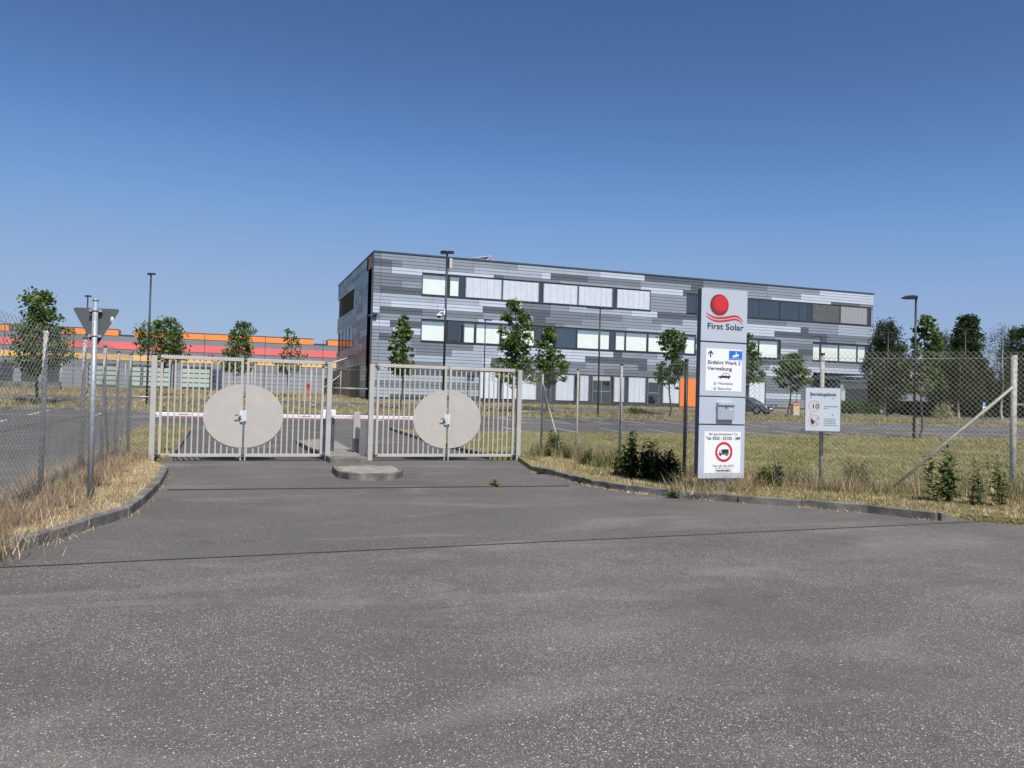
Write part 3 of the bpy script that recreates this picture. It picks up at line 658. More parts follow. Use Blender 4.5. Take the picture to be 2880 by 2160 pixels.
for wx in (.18,.84): ca.plate(ell(ox+wx*k_,oz+.05*k_,.06*k_,.065*k_,20), T0 @ Matrix.Translation((0,-.0042,0)), .001, 'ink')
ca.build('car_symbol', wb2)
for py, s_ in ((1079.5,'Mitarbeiter'),(1094,'Besucher')):
    pk = MB(); pk.box((W*.295,-.0035,ztop_(py+1)),(W*.345,-.0027,ztop_(py-6.5)),'blue2'); pk.build('parking_symbol', wb2)
    text('P', .05, onpanel(.305,py) @ Matrix.Translation((0,-.0030,0)), 'signwhite', wb2, bold=.001)
    text(s_, .062, onpanel(.385,py) @ Matrix.Translation((0,-.002,0)), 'inkgrey', wb2, width=W*(.33 if s_[0]=='M' else .295))
lb = MB(); lb.box((W*.365,-.055,ztop_(1179)),(W*.72,-.001,ztop_(1130.5)),'steel'); lbo = lb.build('letterbox', p3, bevel=.004)
lf = MB(); lf.obox((W*.5425,-.064,ztop_(1134.5)),(W*.182,0,0),(0,.012,-.003),(0,.004,.022),'steel'); lf.build('flap', lbo)
lf = MB(); lf.tube([(W*.54,-.056,ztop_(1144.5)),(W*.54,-.066,ztop_(1144.5))],.013,'ink',n=12); lf.build('keyhole', lbo)
lf = MB(); lf.box((W*.61,-.058,ztop_(1151)),(W*.68,-.0555,ztop_(1148.5)),'signwhite'); lf.build('name_plate', lbo)
wb = MB(); wb.box((W*.122,-.0025,ztop_(1330.5)),(W*.912,-.0005,ztop_(1213)),'signwhite'); wb4 = wb.build('notice_board', p4)
Tq = T0 @ Matrix.Translation((0,-.002,0))
text('Bei geschlossenem Tor', .062, onpanel(.215,1223) @ Matrix.Translation((0,-.002,0)), 'inkgrey', wb4, width=W*.63)
text('Tel. 0335 - 52102 - 389', .075, onpanel(.155,1236) @ Matrix.Translation((0,-.002,0)), 'ink', wb4, width=W*.745, bold=.0012)
rg = MB(); rcx, rcz = W*.545, ztop_(1270.5); ring(rg, rcx, rcz, W*.188, W*.188, W*.048, Tq, .002, 'red'); rg.build('prohibition_ring', wb4)
tk = MB(); tx, tz = rcx-W*.105, rcz-W*.06; q = W*.21
for pl in ([(.30,.12),(1,.12),(1,.52),(.30,.52)],[(0,.03),(.26,.03),(.26,.22),(0,.18)],[(.24,.03),(1,.03),(1,.08),(.24,.08)],[(0,.18),(.05,.42),(.27,.42),(.27,.22),(.23,.22),(.23,.38),(.08,.38),(.05,.18)]):
    tk.plate([(tx+x*q,tz+z*q) for x,z in pl] if pl[0][0] < pl[1][0] or True else pl, Tq, .002, 'ink')
for x in (.14,.80): tk.plate(ell(tx+x*q,tz+.0*q,.085*q,.085*q,16), T0 @ Matrix.Translation((0,-.0045,0)), .001, 'ink')
tk.build('truck_symbol', wb4)
text('Hier gilt die StVO', .06, onpanel(.305,1313) @ Matrix.Translation((0,-.002,0)), 'inkgrey', wb4, width=W*.46)
bxm = MB(); xa, xb, za, zb_ = W*.365, W*.715, ztop_(1328), ztop_(1316.5)
for a_, b_ in (((xa,za),(xb,za+.005)),((xa,zb_-.005),(xb,zb_)),((xa,za),(xa+.005,zb_)),((xb-.005,za),(xb,zb_))): bxm.box((a_[0],-.0045,a_[1]),(b_[0],-.0028,b_[1]),'red')
bxm.build('red_frame', wb4)
text('Feuerwehrzufahrt', .055, onpanel(.39,1325.5) @ Matrix.Translation((0,-.002,0)), 'ink', wb4, width=W*.30, bold=.0008)

# ------------------------------------------------------------------ premises sign on the fence
SY = pS[1]-.09; sx0, sx1 = xat(2261,SY,1.3), xat(2356.5,SY,1.3); sza, szb = zat(1214,sx1,SY), zat(1088.5,sx0,SY)
sg = empty('premises_sign', (sx0-.04,SY-.06,sza), R(-21), 'white rectangular notice board hung on the fence post right of the pylon sign', 'sign')
w_, h_ = (sx1-sx0)*.855, szb-sza
mb = MB(); mb.box((0,0,0),(w_,.012,h_),'inkgrey'); mb.box((.014,-.002,.014),(w_-.014,-.0002,h_-.014),'boardgrey'); pl_ = mb.build('board', sg, bevel=.003)
fz = lambda py: h_-(py-1088.5)/(1214-1088.5)*h_
def tsg(s_, size, fx, py, m, wd, bold=0): return text(s_, size, Matrix.Translation((w_*fx,-.0035,fz(py))), m, pl_, width=w_*wd, bold=bold)
tsg('Betriebsgelände', .085, .14, 1112.5, 'ink', .71, .001)
rg = MB(); c1 = (w_*.265, fz(1142)); ring(rg, *c1, w_*.165, w_*.165, w_*.03, Matrix.Translation((0,-.0035,0)), .001, 'fadered'); rg.build('speed_ring', pl_)
tsg('10', .12, .185, 1149, 'ink', .165, .0012)
tsg('Schrittgeschwindigkeit', .03, .53, 1143, 'inkfade', .39); tsg('fahren', .03, .53, 1149, 'inkfade', .11)
rg = MB(); c2 = (w_*.265, fz(1182.5)); ring(rg, *c2, w_*.165, w_*.165, w_*.022, Matrix.Translation((0,-.0035,0)), .001, 'fadered')
rg.obox((c2[0],-.006,c2[1]),(w_*.11,0,-w_*.11),(0,.001,0),(.008,0,.008),'fadered'); rg.build('no_fire_ring', pl_)
fl = MB(); fx_, fz_ = c2[0]-w_*.045, c2[1]-w_*.01
fl.plate([(fx_,fz_-.07),(fx_+.035,fz_-.035),(fx_+.03,fz_),(fx_+.01,fz_+.03),(fx_-.005,fz_+.065),(fx_-.025,fz_+.035),(fx_-.035,fz_),(fx_-.02,fz_-.04)], Matrix.Translation((0,-.0048,0)), .0008, 'ink')
fl.obox((c2[0]+w_*.065,-.0052,c2[1]+w_*.03),(w_*.055,0,w_*.06),(0,.0005,0),(-.004,0,.004),'inkgrey'); fl.build('flame_symbol', pl_)
for i, s_ in enumerate(('Auf dem gesamten','Betriebsgelände ist','Feuer, offenes Licht','und Rauchen verboten')): tsg(s_, .03, .53, 1178.5+i*6, 'inkfade', (.32,.33,.33,.38)[i])
sc = MB()
for fx, py in ((.17,1118),(.78,1119),(.17,1164),(.77,1166)): sc.tube([(w_*fx,-.0005,fz(py)),(w_*fx,-.008,fz(py))],.009,'ink',n=8)
sc.build('screws', pl_)

# ------------------------------------------------------------------ barriers and card reader behind the gates
def barrier(px, side, lab, px_end, Y):
    zb = .12; X = xat(px, Y, zb+.1); g = empty('traffic_barrier', (X,Y,zb), 0, lab, 'barrier', 'boom barriers behind the gates')
    mb = MB(); mb.box((-.075,-.10,0),(.075,.10,.88),'navy'); mb.build('cabinet', g, bevel=.01)
    mb = MB(); mb.box((-.10,-.12,.885),(.10,.12,1.10),'white'); mb.build('cabinet_head', g, bevel=.03)
    L = abs(xat(px_end, Y-.2, 1.05)-X); s = side
    bm_ = MB(); bm_.box((min(s*.02,s*L),-.22,.87),(max(s*.02,s*L),-.14,.965),'white'); bo = bm_.build('boom', g, bevel=.008)
    st = MB(); k = int(L/.95)
    for i in range(k+1):
        a = .35+i*1.45
        if a+.42 < L: st.plate([(s*a,.912),(s*(a+.24),.912),(s*(a+.32),.930),(s*(a+.08),.930)], Matrix.Translation((0,-.2215,0)), .001, 'red')
    st.box((min(s*.05,s*(L-.05)),-.215,.858),(max(s*.05,s*(L-.05)),-.145,.869),'red')
    st.build('red_stripes', bo)
    if s < 0:
        e = MB(); e.tube([(-L,-.18,.915),(-L-.05,-.18,.915)],.05,'white',n=10); e.build('boom_tip', bo)
    return g
barrier(912, -1, 'boom barrier whose boom points left behind the left gate', 441, gp(sB)[1]+1.35)
barrier(930, 1, 'boom barrier whose boom points right behind the right gate', 1330, gp(sB)[1]+1.75)
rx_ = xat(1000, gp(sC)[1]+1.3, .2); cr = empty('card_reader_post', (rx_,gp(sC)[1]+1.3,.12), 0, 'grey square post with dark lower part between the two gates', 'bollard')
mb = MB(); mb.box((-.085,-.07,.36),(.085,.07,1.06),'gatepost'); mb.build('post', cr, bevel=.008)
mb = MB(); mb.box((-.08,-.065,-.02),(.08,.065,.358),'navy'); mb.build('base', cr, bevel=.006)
mb = MB(); mb.box((.086,-.03,.62),(.10,.03,.80),'white'); mb.build('reader', cr)

# ------------------------------------------------------------------ office building
BX0, BX1, BY0, BY1 = xat(1053,66,13.4), xat(2457,66,13.4), 66.0, 88.8
RH = .2765; ZT = 13.44
off = empty('office_building', (BX0,BY0,1.2), 0, 'long three-storey office block clad in grey panel strips, with ribbon windows', 'building')
def rz(i): return ZT-i*RH
OX, OY, OZ = BX0, BY0, 1.2
XA = lambda px, i: xat(px, 66, rz(i))
ex0, ex1 = XA(2287,31), BX1-.15           # entrance recess
mb = MB()
a = lambda x,y,z: (x-OX,y-OY,z-OZ)
# body, with the entrance recess and the corner slot left open
mb.box(a(BX0+.12,70.0,.6), a(ex0,BY1-.12,13.3), 'bodydark'); mb.box(a(BX0+1.9,BY0+.16,.6), a(ex0,70.0,13.3), 'bodydark')
mb.box(a(ex0,BY0+.16,rz(30.2)), a(BX1-.12,BY1-.12,13.3), 'bodydark'); mb.box(a(ex0,70.5,.6), a(BX1-.12,BY1-.12,rz(30.2)), 'bodydark')
mb.box(a(BX0+.12,BY0+.16,.6), a(BX0+1.9,67.0,13.3), 'bodydark')
body = mb.build('wall_core', off)
mb = MB(); mb.box(a(BX0-.06,BY0-.06,ZT), a(BX1+.06,BY1+.06,ZT+.12), 'cap'); mb.build('roof', off)
mb = MB(); mb.box(a(BX0+.2,BY0+.10,.7), a(ex0-.2,BY0+.155,rz(42.9)), 'hgrey'); mb.build('plinth', off)
def parse(s): return [(t[0], float(t[1:])) for t in s.split(',')]
PAT = ["M1072,m1203,m1332,m1455,l1587,l1688,w1813,D1978,M2157,m2305,w2376,w2444,w2460","D1071,D1101,M1130,m1234,m1333,l1430,l1523,w1549,D1652,M1801,m1944,D1978,m2158,m2253,w2357,w2444,w2460",
"m1071,m1102,w1190,w1389,D1416,M1575,m1690,m1802,w1921,D1980,m2170,w2244,w2337,D2418,M2460","M1070,M1187,m1931,m2460","M1070,M1130,m1187,m1931,m2460","M1070,D1187,m1931,m2460",
"l1070,l1218,l1346,w1470,M1496,M1548,m1600,l1776,w1849,D1960,M2125,M2212,m2357,l2443,l2460","l1069,l1099,w1231,w1358,D1547,M1649,M1750,m1835,M1919,l1990,w2156,w2252,D2274,m2315,m2356,l2443,l2460",
"w1068,D1187,M1358,m1500,D1534,M1637,m1750,m1860,l1958,w2178,D2252,D2325,M2443,M2460","M1068,m1218,m1345,w1482,D1561,M1586,m1676,m1763,l1848,l1960,M2179,m2306,D2325,M2407,m2460",
"w1067,w1097,D1184,M2290,m2460","m1066,m1105,w1183,w2246,D2290,m2460","m1066,D1097,m1130,M1183,M2290,m2460","m1065,m1158,M1233,M1331,l1410,w1612,w1725,D1750,m1800,m1848,l1960,D2215,m2287,m2417,m2460",
"m1065,m1170,M1270,l1400,w1646,D1733,D1820,l1900,l1960,m2165,w2290,w2460","m1064,m1160,l1355,w1382,D1440,M1646,m1795,D1820,m1960,w2290,m2460","m1064,m1160,M1244,l1450,m1700,M1960,D2145,M2290,m2460",
"l1064,l1140,D1347,M2290,m2460","l1064,l1347,M2290,m2460","M1064,M1347,w2252,M2290,m2460","l1064,l1160,l1347,m2290,m2460","l1094,D1347,D2185,m2290,m2460","l1094,D1347,m2290,m2460"]
# window bands: rows a..b and x-intervals
B1 = [(1187,1830),(1931,1961),(2103,2450)]; B2 = [(1184,1957),(2104,2196),(2286,2450)]
B3 = [(1347,1960),(2100,2154)]
def bandX(lst, i): return [(XA(p,i), XA(q,i)) for p,q in lst]
holes = {}
for i in range(5,12): holes[i] = bandX(B1, 8)
for i in range(19,26): holes[i] = bandX(B2, 22)
for i in range(34,43): holes[i] = bandX(B3, 38)
for i in range(30,43): holes.setdefault(i, []).append((ex0, BX1-.1))
holes[5] = [h for h in holes[5]]
mb = MB(); rnd = random.Random(4)
for i in range(43):
    x = BX0; z1 = rz(i)-.016; z0 = rz(i+1)+.016
    for tn, px in parse(PAT[min(i//2, len(PAT)-1)]):
        xe = min(XA(px, (i//2)*2+1), BX1) if px < 2455 else BX1
        if xe <= x+.05: continue
        segs = [(x, xe)]
        for h0, h1 in holes.get(i, []):
            ns = []
            for s0, s1 in segs:
                if h1 <= s0 or h0 >= s1: ns.append((s0,s1)); continue
                if h0 > s0: ns.append((s0,h0))
                if h1 < s1: ns.append((h1,s1))
            segs = ns
        for s0, s1 in segs:
            if s1-s0 > .08: mb.box(a(s0+.009,BY0,z0), a(s1-.009,BY0+.03,z1), 'P'+tn)
        x = xe
# side wall on the left and on the right
ys0 = yat(1033, BX0, 9); yl0, yl1 = yat(995,BX0,10.5), yat(957,BX0,10.5)
rnd = random.Random(11)
for i in range(43):
    y = ys0
    if i % 2 == 0 or i == 0:
        cuts = []; yy = ys0
        while yy < BY1: t = rnd.choice([1.2,2.4,3.6,3.6,4.8]); cuts.append((yy, min(BY1,yy+t), rnd.choice('DMMmMmml'))); yy += t
    for c0, c1, tn in cuts:
        segs = [(c0,c1)]
        if 6 <= i < 13 or 19 <= i < 26:
            segs = [(c0,min(c1,yl0))] if c0 < yl0 else []
        if i >= 33:
            segs = [(c0,min(c1,yat(1012,BX0,3)))] if c0 < yat(1012,BX0,3) else []
        for s0, s1 in segs:
            if s1-s0 > .1: mb.box(a(BX0,s0+.009,rz(i+1)+.012), a(BX0+.03,s1-.009,rz(i)-.012), 'P'+tn)
    mb.box(a(BX1-.03,BY0+.04,rz(i+1)+.012), a(BX1,BY1,rz(i)-.012), 'P'+rnd.choice('DMml')) if not (5<=i<12 or 19<=i<26 or i>=30) else None
    if i != 43: mb.box(a(BX0,BY0+.04,rz(i+1)+.012), a(BX0+.03,66.9,rz(i)-.012), 'PD' if i%5 else 'PM')
mb.build('cladding', off)
mb = MB(); mb.box(a(BX0-.0,67.2,rz(4)), a(BX0+.03,69.6,rz(.2)), 'shadedorange'); mb.build('orange_slot_panel', off)
def vblind(mb, x0, x1, z0, z1, y, m, tape=True, step=.085):
    z = z0
    while z < z1-.02:
        mb.obox(((x0+x1)/2,y,z+step/2),((x1-x0)/2,0,0),(0,.022,.020),(0,-.0006,.0006),m); z += step
    mb.box((x0,y+.03,z0),(x1,y+.034,z1),m)
    if tape:
        n = max(2,int((x1-x0)/.55))
        for k in range(n+1):
            xx = x0+.06+(x1-x0-.12)*k/n; mb.box((xx-.006,y-.033,z0),(xx+.006,y-.028,z1),'hgrey2')
def window(xa, xb, i0, i1, kind, par=None, frac=.24):
    """one window unit: outer frame mesh with glass and blind children"""
    z1, z0 = rz(i0)-.05, rz(i1)+.09; y = BY0+.05; f = MB(); t = .07
    X0, X1 = xa-OX, xb-OX; zz0, zz1 = z0-OZ, z1-OZ; y0 = y-OY
    f.box((X0,y0,zz0),(X0+t,y0+.07,zz1),'frame'); f.box((X1-t,y0,zz0),(X1,y0+.07,zz1),'frame')
    f.box((X0+t,y0,zz1-t),(X1-t,y0+.07,zz1),'frame'); f.box((X0+t,y0,zz0),(X1-t,y0+.07,zz0+t),'frame')
    wn = f.build('window', off)
    i_ = (X0+t, X1-t, zz0+t, zz1-t)
    if kind in 'svdq':
        g_ = MB(); g_.box((i_[0],y0+.02,i_[2]),(i_[1],y0+.026,i_[3]),'glass' if kind == 's' else 'glassd'); g_.build('pane', wn)
    b = MB()
    if kind == 's':
        zc = i_[3]-(i_[3]-i_[2])*frac
        b.box((i_[0]+.0,y0+.055,zc),(i_[1],y0+.065,i_[3]),'shade2'); b.box((i_[0]+.02,y0+.04,i_[2]),(i_[1]-.05,y0+.05,zc),'shade')
    if kind == 'v': b.box((i_[0],y0+.05,i_[2]),(i_[1],y0+.06,i_[3]),'curtain')
    if kind == 'b': vblind(b, i_[0]-.04, i_[1]+.04, i_[2]-.03, i_[3]+.03, y0-.0, 'slat')
    if kind == 'g': vblind(b, i_[0], i_[1], i_[2], i_[3], y0-.0, 'slatg')
    if kind == 'l': vblind(b, i_[0], i_[1], i_[2], i_[3], y0-.0, 'slatl')
    if kind == 'd': b.box((i_[0],y0+.06,i_[2]),(i_[1],y0+.065,i_[3]),'inside')
    if kind == 'q': b.box((i_[0],y0+.06,i_[2]),(i_[1],y0+.065,i_[3]),'slatg')
    b.build('interior' if kind == 'd' else 'blind', wn)
    return wn
def band(lst, i0, i1):
    ic = (i0+i1)/2
    for p, q, k in lst: window(XA(p,ic), XA(q,ic), i0, i1, k)
band([(1187,1261,'s'),(1264,1294,'s'),(1294,1308,'d'),(1309,1412.5,'b'),(1413.5,1517,'b'),(1517,1527,'d'),(1528,1626,'b'),(1627,1724,'b'),(1724,1734,'d'),(1735,1830,'b'),
      (1931,1961,'q'),(2104,2138,'q'),(2138,2194,'q'),(2195,2250,'q'),(2250,2275,'q'),(2275,2286,'d'),(2286,2363,'g'),(2364,2441,'l'),(2441,2450,'d')], 5, 12)
band([(1184,1256,'s'),(1259,1290,'d'),(1290,1304,'d'),(1304,1337,'s'),(1338,1409,'s'),(1410,1506,'s'),(1506,1524,'d'),(1525,1562,'s'),(1563,1622,'v'),(1623,1687,'s'),(1687,1717,'s'),(1717,1731,'d'),
      (1731,1760,'s'),(1760,1822,'s'),(1823,1913,'s'),(1913,1926,'d'),(1926,1957,'s'),(2104,2135,'s'),(2135,2190,'s'),(2190,2196,'d'),(2286,2308,'s'),(2308,2360,'s'),(2360,2412,'s'),(2412,2436,'s'),(2436,2450,'d')], 19, 26)
band([(1348,1401,'b'),(1401,1411,'d'),(1411,1443,'b'),(1443,1510,'b'),(1510,1526,'d'),(1552,1562,'d'),(1562,1616,'b'),(1616,1630,'d'),(1630,1657,'b'),(1657,1666,'d'),(1718,1726,'d'),(1726,1757,'b'),(1757,1767,'d'),
      (1767,1817,'b'),(1817,1822,'d'),(1855,1864,'d'),(1864,1912,'b'),(2106,2153,'b')], 34, 43)
def door(p, q, dbl, transom):
    xa, xb = XA(p,38)-OX, XA(q,38)-OX; z0, z1 = rz(43)-OZ+.02, rz(34)-OZ-.03; y0 = .08
    f = MB(); f.box((xa,y0,z0),(xa+.06,y0+.06,z1),'hgrey'); f.box((xb-.06,y0,z0),(xb,y0+.06,z1),'hgrey'); f.box((xa+.06,y0,z1-.06),(xb-.06,y0+.06,z1),'hgrey')
    zt = z1-.45 if transom else z1-.06
    if transom: f.box((xa+.06,y0+.01,zt),(xb-.06,y0+.05,z1-.06),'slatl')
    if dbl: f.box(((xa+xb)/2-.05,y0,z0),((xa+xb)/2+.05,y0+.06,zt),'hgrey')
    d = f.build('door', off)
    g_ = MB(); g_.box((xa+.06,y0+.03,z0),(xb-.06,y0+.035,zt),'glassd'); g_.build('pane', d)
    g_ = MB(); g_.box((xa+.1,y0-.06,z0+1.0),(xb-.1,y0-.03,z0+1.04),'slatl'); g_.build('push_bar', d)
door(1526,1552,False,False); door(1667,1718,True,True); door(1823,1855,False,True)
mb = MB(); mb.box(a(XA(1912,38),BY0-.02,rz(43)-.12), a(XA(1959,38),BY0+.05,rz(34)+.02), 'orange'); mb.build('orange_panel', off)
mb = MB()
mb.box(a(XA(1187,12)-.03,BY0-.05,rz(12)+.0), a(XA(1830,12),BY0+.05,rz(12)+.05), 'frame'); mb.box(a(XA(2103,12),BY0-.05,rz(12)), a(BX1,BY0+.05,rz(12)+.05), 'frame')
mb.box(a(XA(1184,26),BY0-.05,rz(26)), a(XA(1957,26),BY0+.05,rz(26)+.05), 'frame'); mb.box(a(XA(2286,26),BY0-.05,rz(26)), a(BX1-.2,BY0+.05,rz(26)+.05), 'frame')
mb.box(a(XA(1347,43),BY0-.04,rz(43)-.10), a(XA(1911,43),BY0+.05,rz(43)), 'frame'); mb.build('sill', off)
# entrance: canopy, column, glazing
mb = MB(); mb.box(a(ex0-.2,BY0-1.0,rz(32.4)), a(BX1+.1,BY0-.02,rz(31.2)), 'cap'); mb.build('canopy', off)
mb = MB(); mb.box(a(XA(2436,38),BY0-.6,.9), a(XA(2446,38),BY0-.2,rz(32.4)), 'navy'); mb.box(a(XA(2436,38)-.02,BY0-.62,.9), a(XA(2446,38)+.02,BY0-.18,2.0), 'Pl'); mb.build('column', off)
mb = MB(); mb.box(a(ex0+.1,70.2,1.3), a(BX1-.3,70.3,rz(32)), 'glassd')
mb.build('entrance_glazing', off)
# side wall features
lv_ = MB(); z = rz(13)
while z < rz(6)-.05:
    lv_.obox(a(BX0+.02,(yl0+yl1)/2,z+.07),(.04,0,.03),(0,(yl1-yl0)/2,0),(-.003,0,.004),'frame'); z += .16
lv_.build('louvre', off)
f = MB()
for k in range(5):
    yy = yl0+(yl1-yl0)*k/4; f.box(a(BX0-.02,yy-.06,rz(26)), a(BX0+.06,yy+.06,rz(19)), 'frame')
f.box(a(BX0-.02,yl0,rz(26)-.05), a(BX0+.06,yl1,rz(26)+.05), 'frame'); wn = f.build('window', off)
g_ = MB(); g_.box(a(BX0+.01,yl0,rz(26)), a(BX0+.02,yl1,rz(19)), 'glassd'); g_.build('pane', wn)
mb = MB(); yr0, yr1 = yat(1011,BX0,3), BY1-.4
mb.box(a(BX0-.5,yr0+2,1.3), a(BX0-.0,yr1,4.2), 'rust'); mb.box(a(BX0-1.4,yr1-4,1.3), a(BX0-.5,yr1,3.4), 'rust'); mb.build('side_entrance', off)
mb = MB()
for k in range(4): mb.tube([a(BX0-.05,yr0+3+k*2.4,rz(32.5)+.9), a(BX0-2.2,yr0+3+k*2.4,rz(32.5))], .05, 'slatl', n=6)
mb.build('canopy_rail', off)
mb = MB(); mb.box(a(BX0+.0,BY0-.35,rz(18.8)), a(BX0+.35,BY0-.02,rz(18.2)), 'frame'); mb.tube([a(BX0+.0,BY0-.25,rz(19)),a(BX0-.35,BY0-.25,rz(19.1))],.09,'frame',n=10); mb.build('wall_camera', off)
# roof hatch / solar frame
sx, sx2 = xat(1337,68,13.6), xat(1391,68,13.6); vh = zat(722,sx2,69.2)-13.56
so_ = empty('roof_ventilator', (sx,67.6,13.56), 0, 'slanted slatted frame standing on the office roof', 'roof equipment')
mb = MB(); L_ = sx2-sx; vs = [(0,.0,vh*.35),(L_,.0,.1),(L_,1.6,vh),(0,1.6,vh*.62)]
mb.face(vs,'solar'); mb.face([(x,y+.05,z+.06) for x,y,z in vs],'solar')
for k in range(12):
    t = (k+.5)/12; p = Vector(vs[0]).lerp(Vector(vs[1]),t); q = Vector(vs[3]).lerp(Vector(vs[2]),t); mb.tube([p+Vector((0,-.03,.03)),q+Vector((0,-.03,.03))],.045,'slatl',n=4)
mb.build('slatted_panel', so_)
mb = MB(); mb.tube([(L_,1.7,0),(L_,1.7,vh)],.05,'frame',n=6); mb.tube([(0,1.7,0),(0,1.7,vh*.62)],.05,'frame',n=6); mb.tube([(0,1.6,vh*.62+.04),(L_,1.6,vh+.04)],.06,'slatl',n=6); mb.tube([(L_,1.6,vh),(L_-.9,0,.2)],.06,'slatl',n=6); mb.build('frame', so_)

# ------------------------------------------------------------------ striped production hall
HY = 125.0; hx0, hx1 = -75.0, 60.0; hb = gz(HY)-.2; ht = 10.0
hall = empty('production_hall', (hx0,HY,gz(HY)), 0, 'low grey hall with orange, red and yellow bands behind the parking area', 'building')
a = lambda x,y,z: (x-hx0,y-HY,z-gz(HY))
mb = MB(); mb.box(a(hx0,HY,hb), a(hx1,HY+60,4.55), 'hgrey2'); mb.box(a(hx0,HY,4.55), a(hx1,HY+60,ht-.85), 'hgrey'); mb.build('wall', hall)
mb = MB(); mb.box(a(hx0,HY-.06,5.75), a(hx1,HY-.01,6.55), 'hyellow'); mb.build('yellow_band', hall)
mb = MB(); mb.box(a(hx0,HY-.06,7.30), a(hx1,HY-.01,8.30), 'hred'); mb.build('red_band', hall)
mb = MB(); gaps = [(25,100),(333,378),(882,922)]; xs = [hx0]
for p, q in gaps: xs += [xat(p,HY,9.5), xat(q,HY,9.5)]
xs += [hx1]
for k in range(0, len(xs), 2): mb.box(a(xs[k],HY-.06,ht-.85), a(xs[k+1],HY+3,ht), 'horange')
mb.build('orange_parapet', hall)
mb = MB()
for k in range(0, len(xs), 2): mb.box(a(xs[k],HY-.1,ht), a(xs[k+1],HY+3,ht+.08), 'frame')
for p, q in gaps: mb.box(a(xat(p,HY,9.2),HY-.04,ht-.85), a(xat(q,HY,9.2),HY+1,ht-.65), 'frame')
mb.build('roof', hall)
mb = MB()
for k in range(16): xx = hx0+4.3+k*8.4; mb.box(a(xx,HY-.075,hb), a(xx+.07,HY-.0,ht-.01), 'frame')
for k in range(5): zz = 2.35+k*.62; mb.box(a(hx0,HY-.03,zz), a(hx1,HY-.001,zz+.03), 'hgrey')
mb.build('panel_joints', hall)
def hwin(p, q, rows=4):
    x0, x1 = xat(p,HY,3.5), xat(q,HY,3.5); z0, z1 = 2.15, 5.2
    f = MB(); f.box(a(x0,HY-.16,z0), a(x1,HY-.08,z1), 'frame'); wn = f.build('window', hall)
    g_ = MB(); n = max(1,int((x1-x0)/4.2)); dz = (z1-z0-.35)/rows
    for i in range(n):
        for j in range(rows):
            xa = x0+.15+(x1-x0-.15)*i/n; xb = x0+(x1-x0-.15)*(i+1)/n; g_.box(a(xa,HY-.19,z0+.12+j*dz), a(xb,HY-.165,z0+dz*(j+1)-.12+.12), 'hwin')
    g_.build('pane', wn)
hwin(400,482); hwin(510,592); hwin(248,330); hwin(366,398)
def hdoor(p, q, m):
    x0, x1 = xat(p,HY,3), xat(q,HY,3); f = MB(); f.box(a(x0,HY-.15,hb), a(x1,HY-.08,5.0), m); f.build('door', hall)
hdoor(597,624,'glassd'); hdoor(0,36,'bodydark'); hdoor(60,108,'bodydark'); hdoor(133,166,'bodydark')
hx = xat(867,122,1.9); hy_ = empty('hydrant', (hx,122,gz(122)), 0, 'small red hydrant in front of the grey hall wall', 'hydrant')
mb = MB(); mb.lathe([(.22,0),(.22,.1),(.16,.15),(.16,1.15),(.24,1.2),(.24,1.35),(.12,1.5)],(0,0,0),'hyd'); mb.tube([(-.4,0,1.0),(.4,0,1.0)],.11,'hyd'); mb.build('body', hy_)
# thin fence in front of the hall
tf = empty('thin_wire_fence', (-45,73,gz(73)), 0, 'thin wire fence with slim pale posts in front of the hall', 'fence')
FX = [xat(p,73,2.5) for p in (172,352,530,708,876)]+[BX0-1.5]
for x in [FX[0]-12,FX[0]-6]+FX:
    mb = MB(); mb.tube([(x+45,0,-.3),(x+45,0,2.4)],.035,'slatl',n=6); mb.build('fence_post', tf)
mb = MB()
for z in (.1,.5,.9,1.3,1.7,2.1,2.35): mb.tube([(FX[0]-12+45,0,z),(FX[-1]+45,0,z)],.010,'galv',n=4)
mb.build('tension_wire', tf)
mb = MB(); mb.tube([(BX0-1.6+45,-.1,2.0),(BX0-4+45,-.1,.0)],.04,'slatl',n=6); mb.build('brace', tf)
# low concrete wall left of the hall lot
xw0, xw1 = xat(-60,70,1.6), xat(170,70,1.6)
mb = MB(); mb.box((xw0,69.8,1.1),(xw1,70.3,gz(70)+.75),'kerb'); mb.build('low_wall', label='low pale concrete wall behind the left parking area', cat='wall')

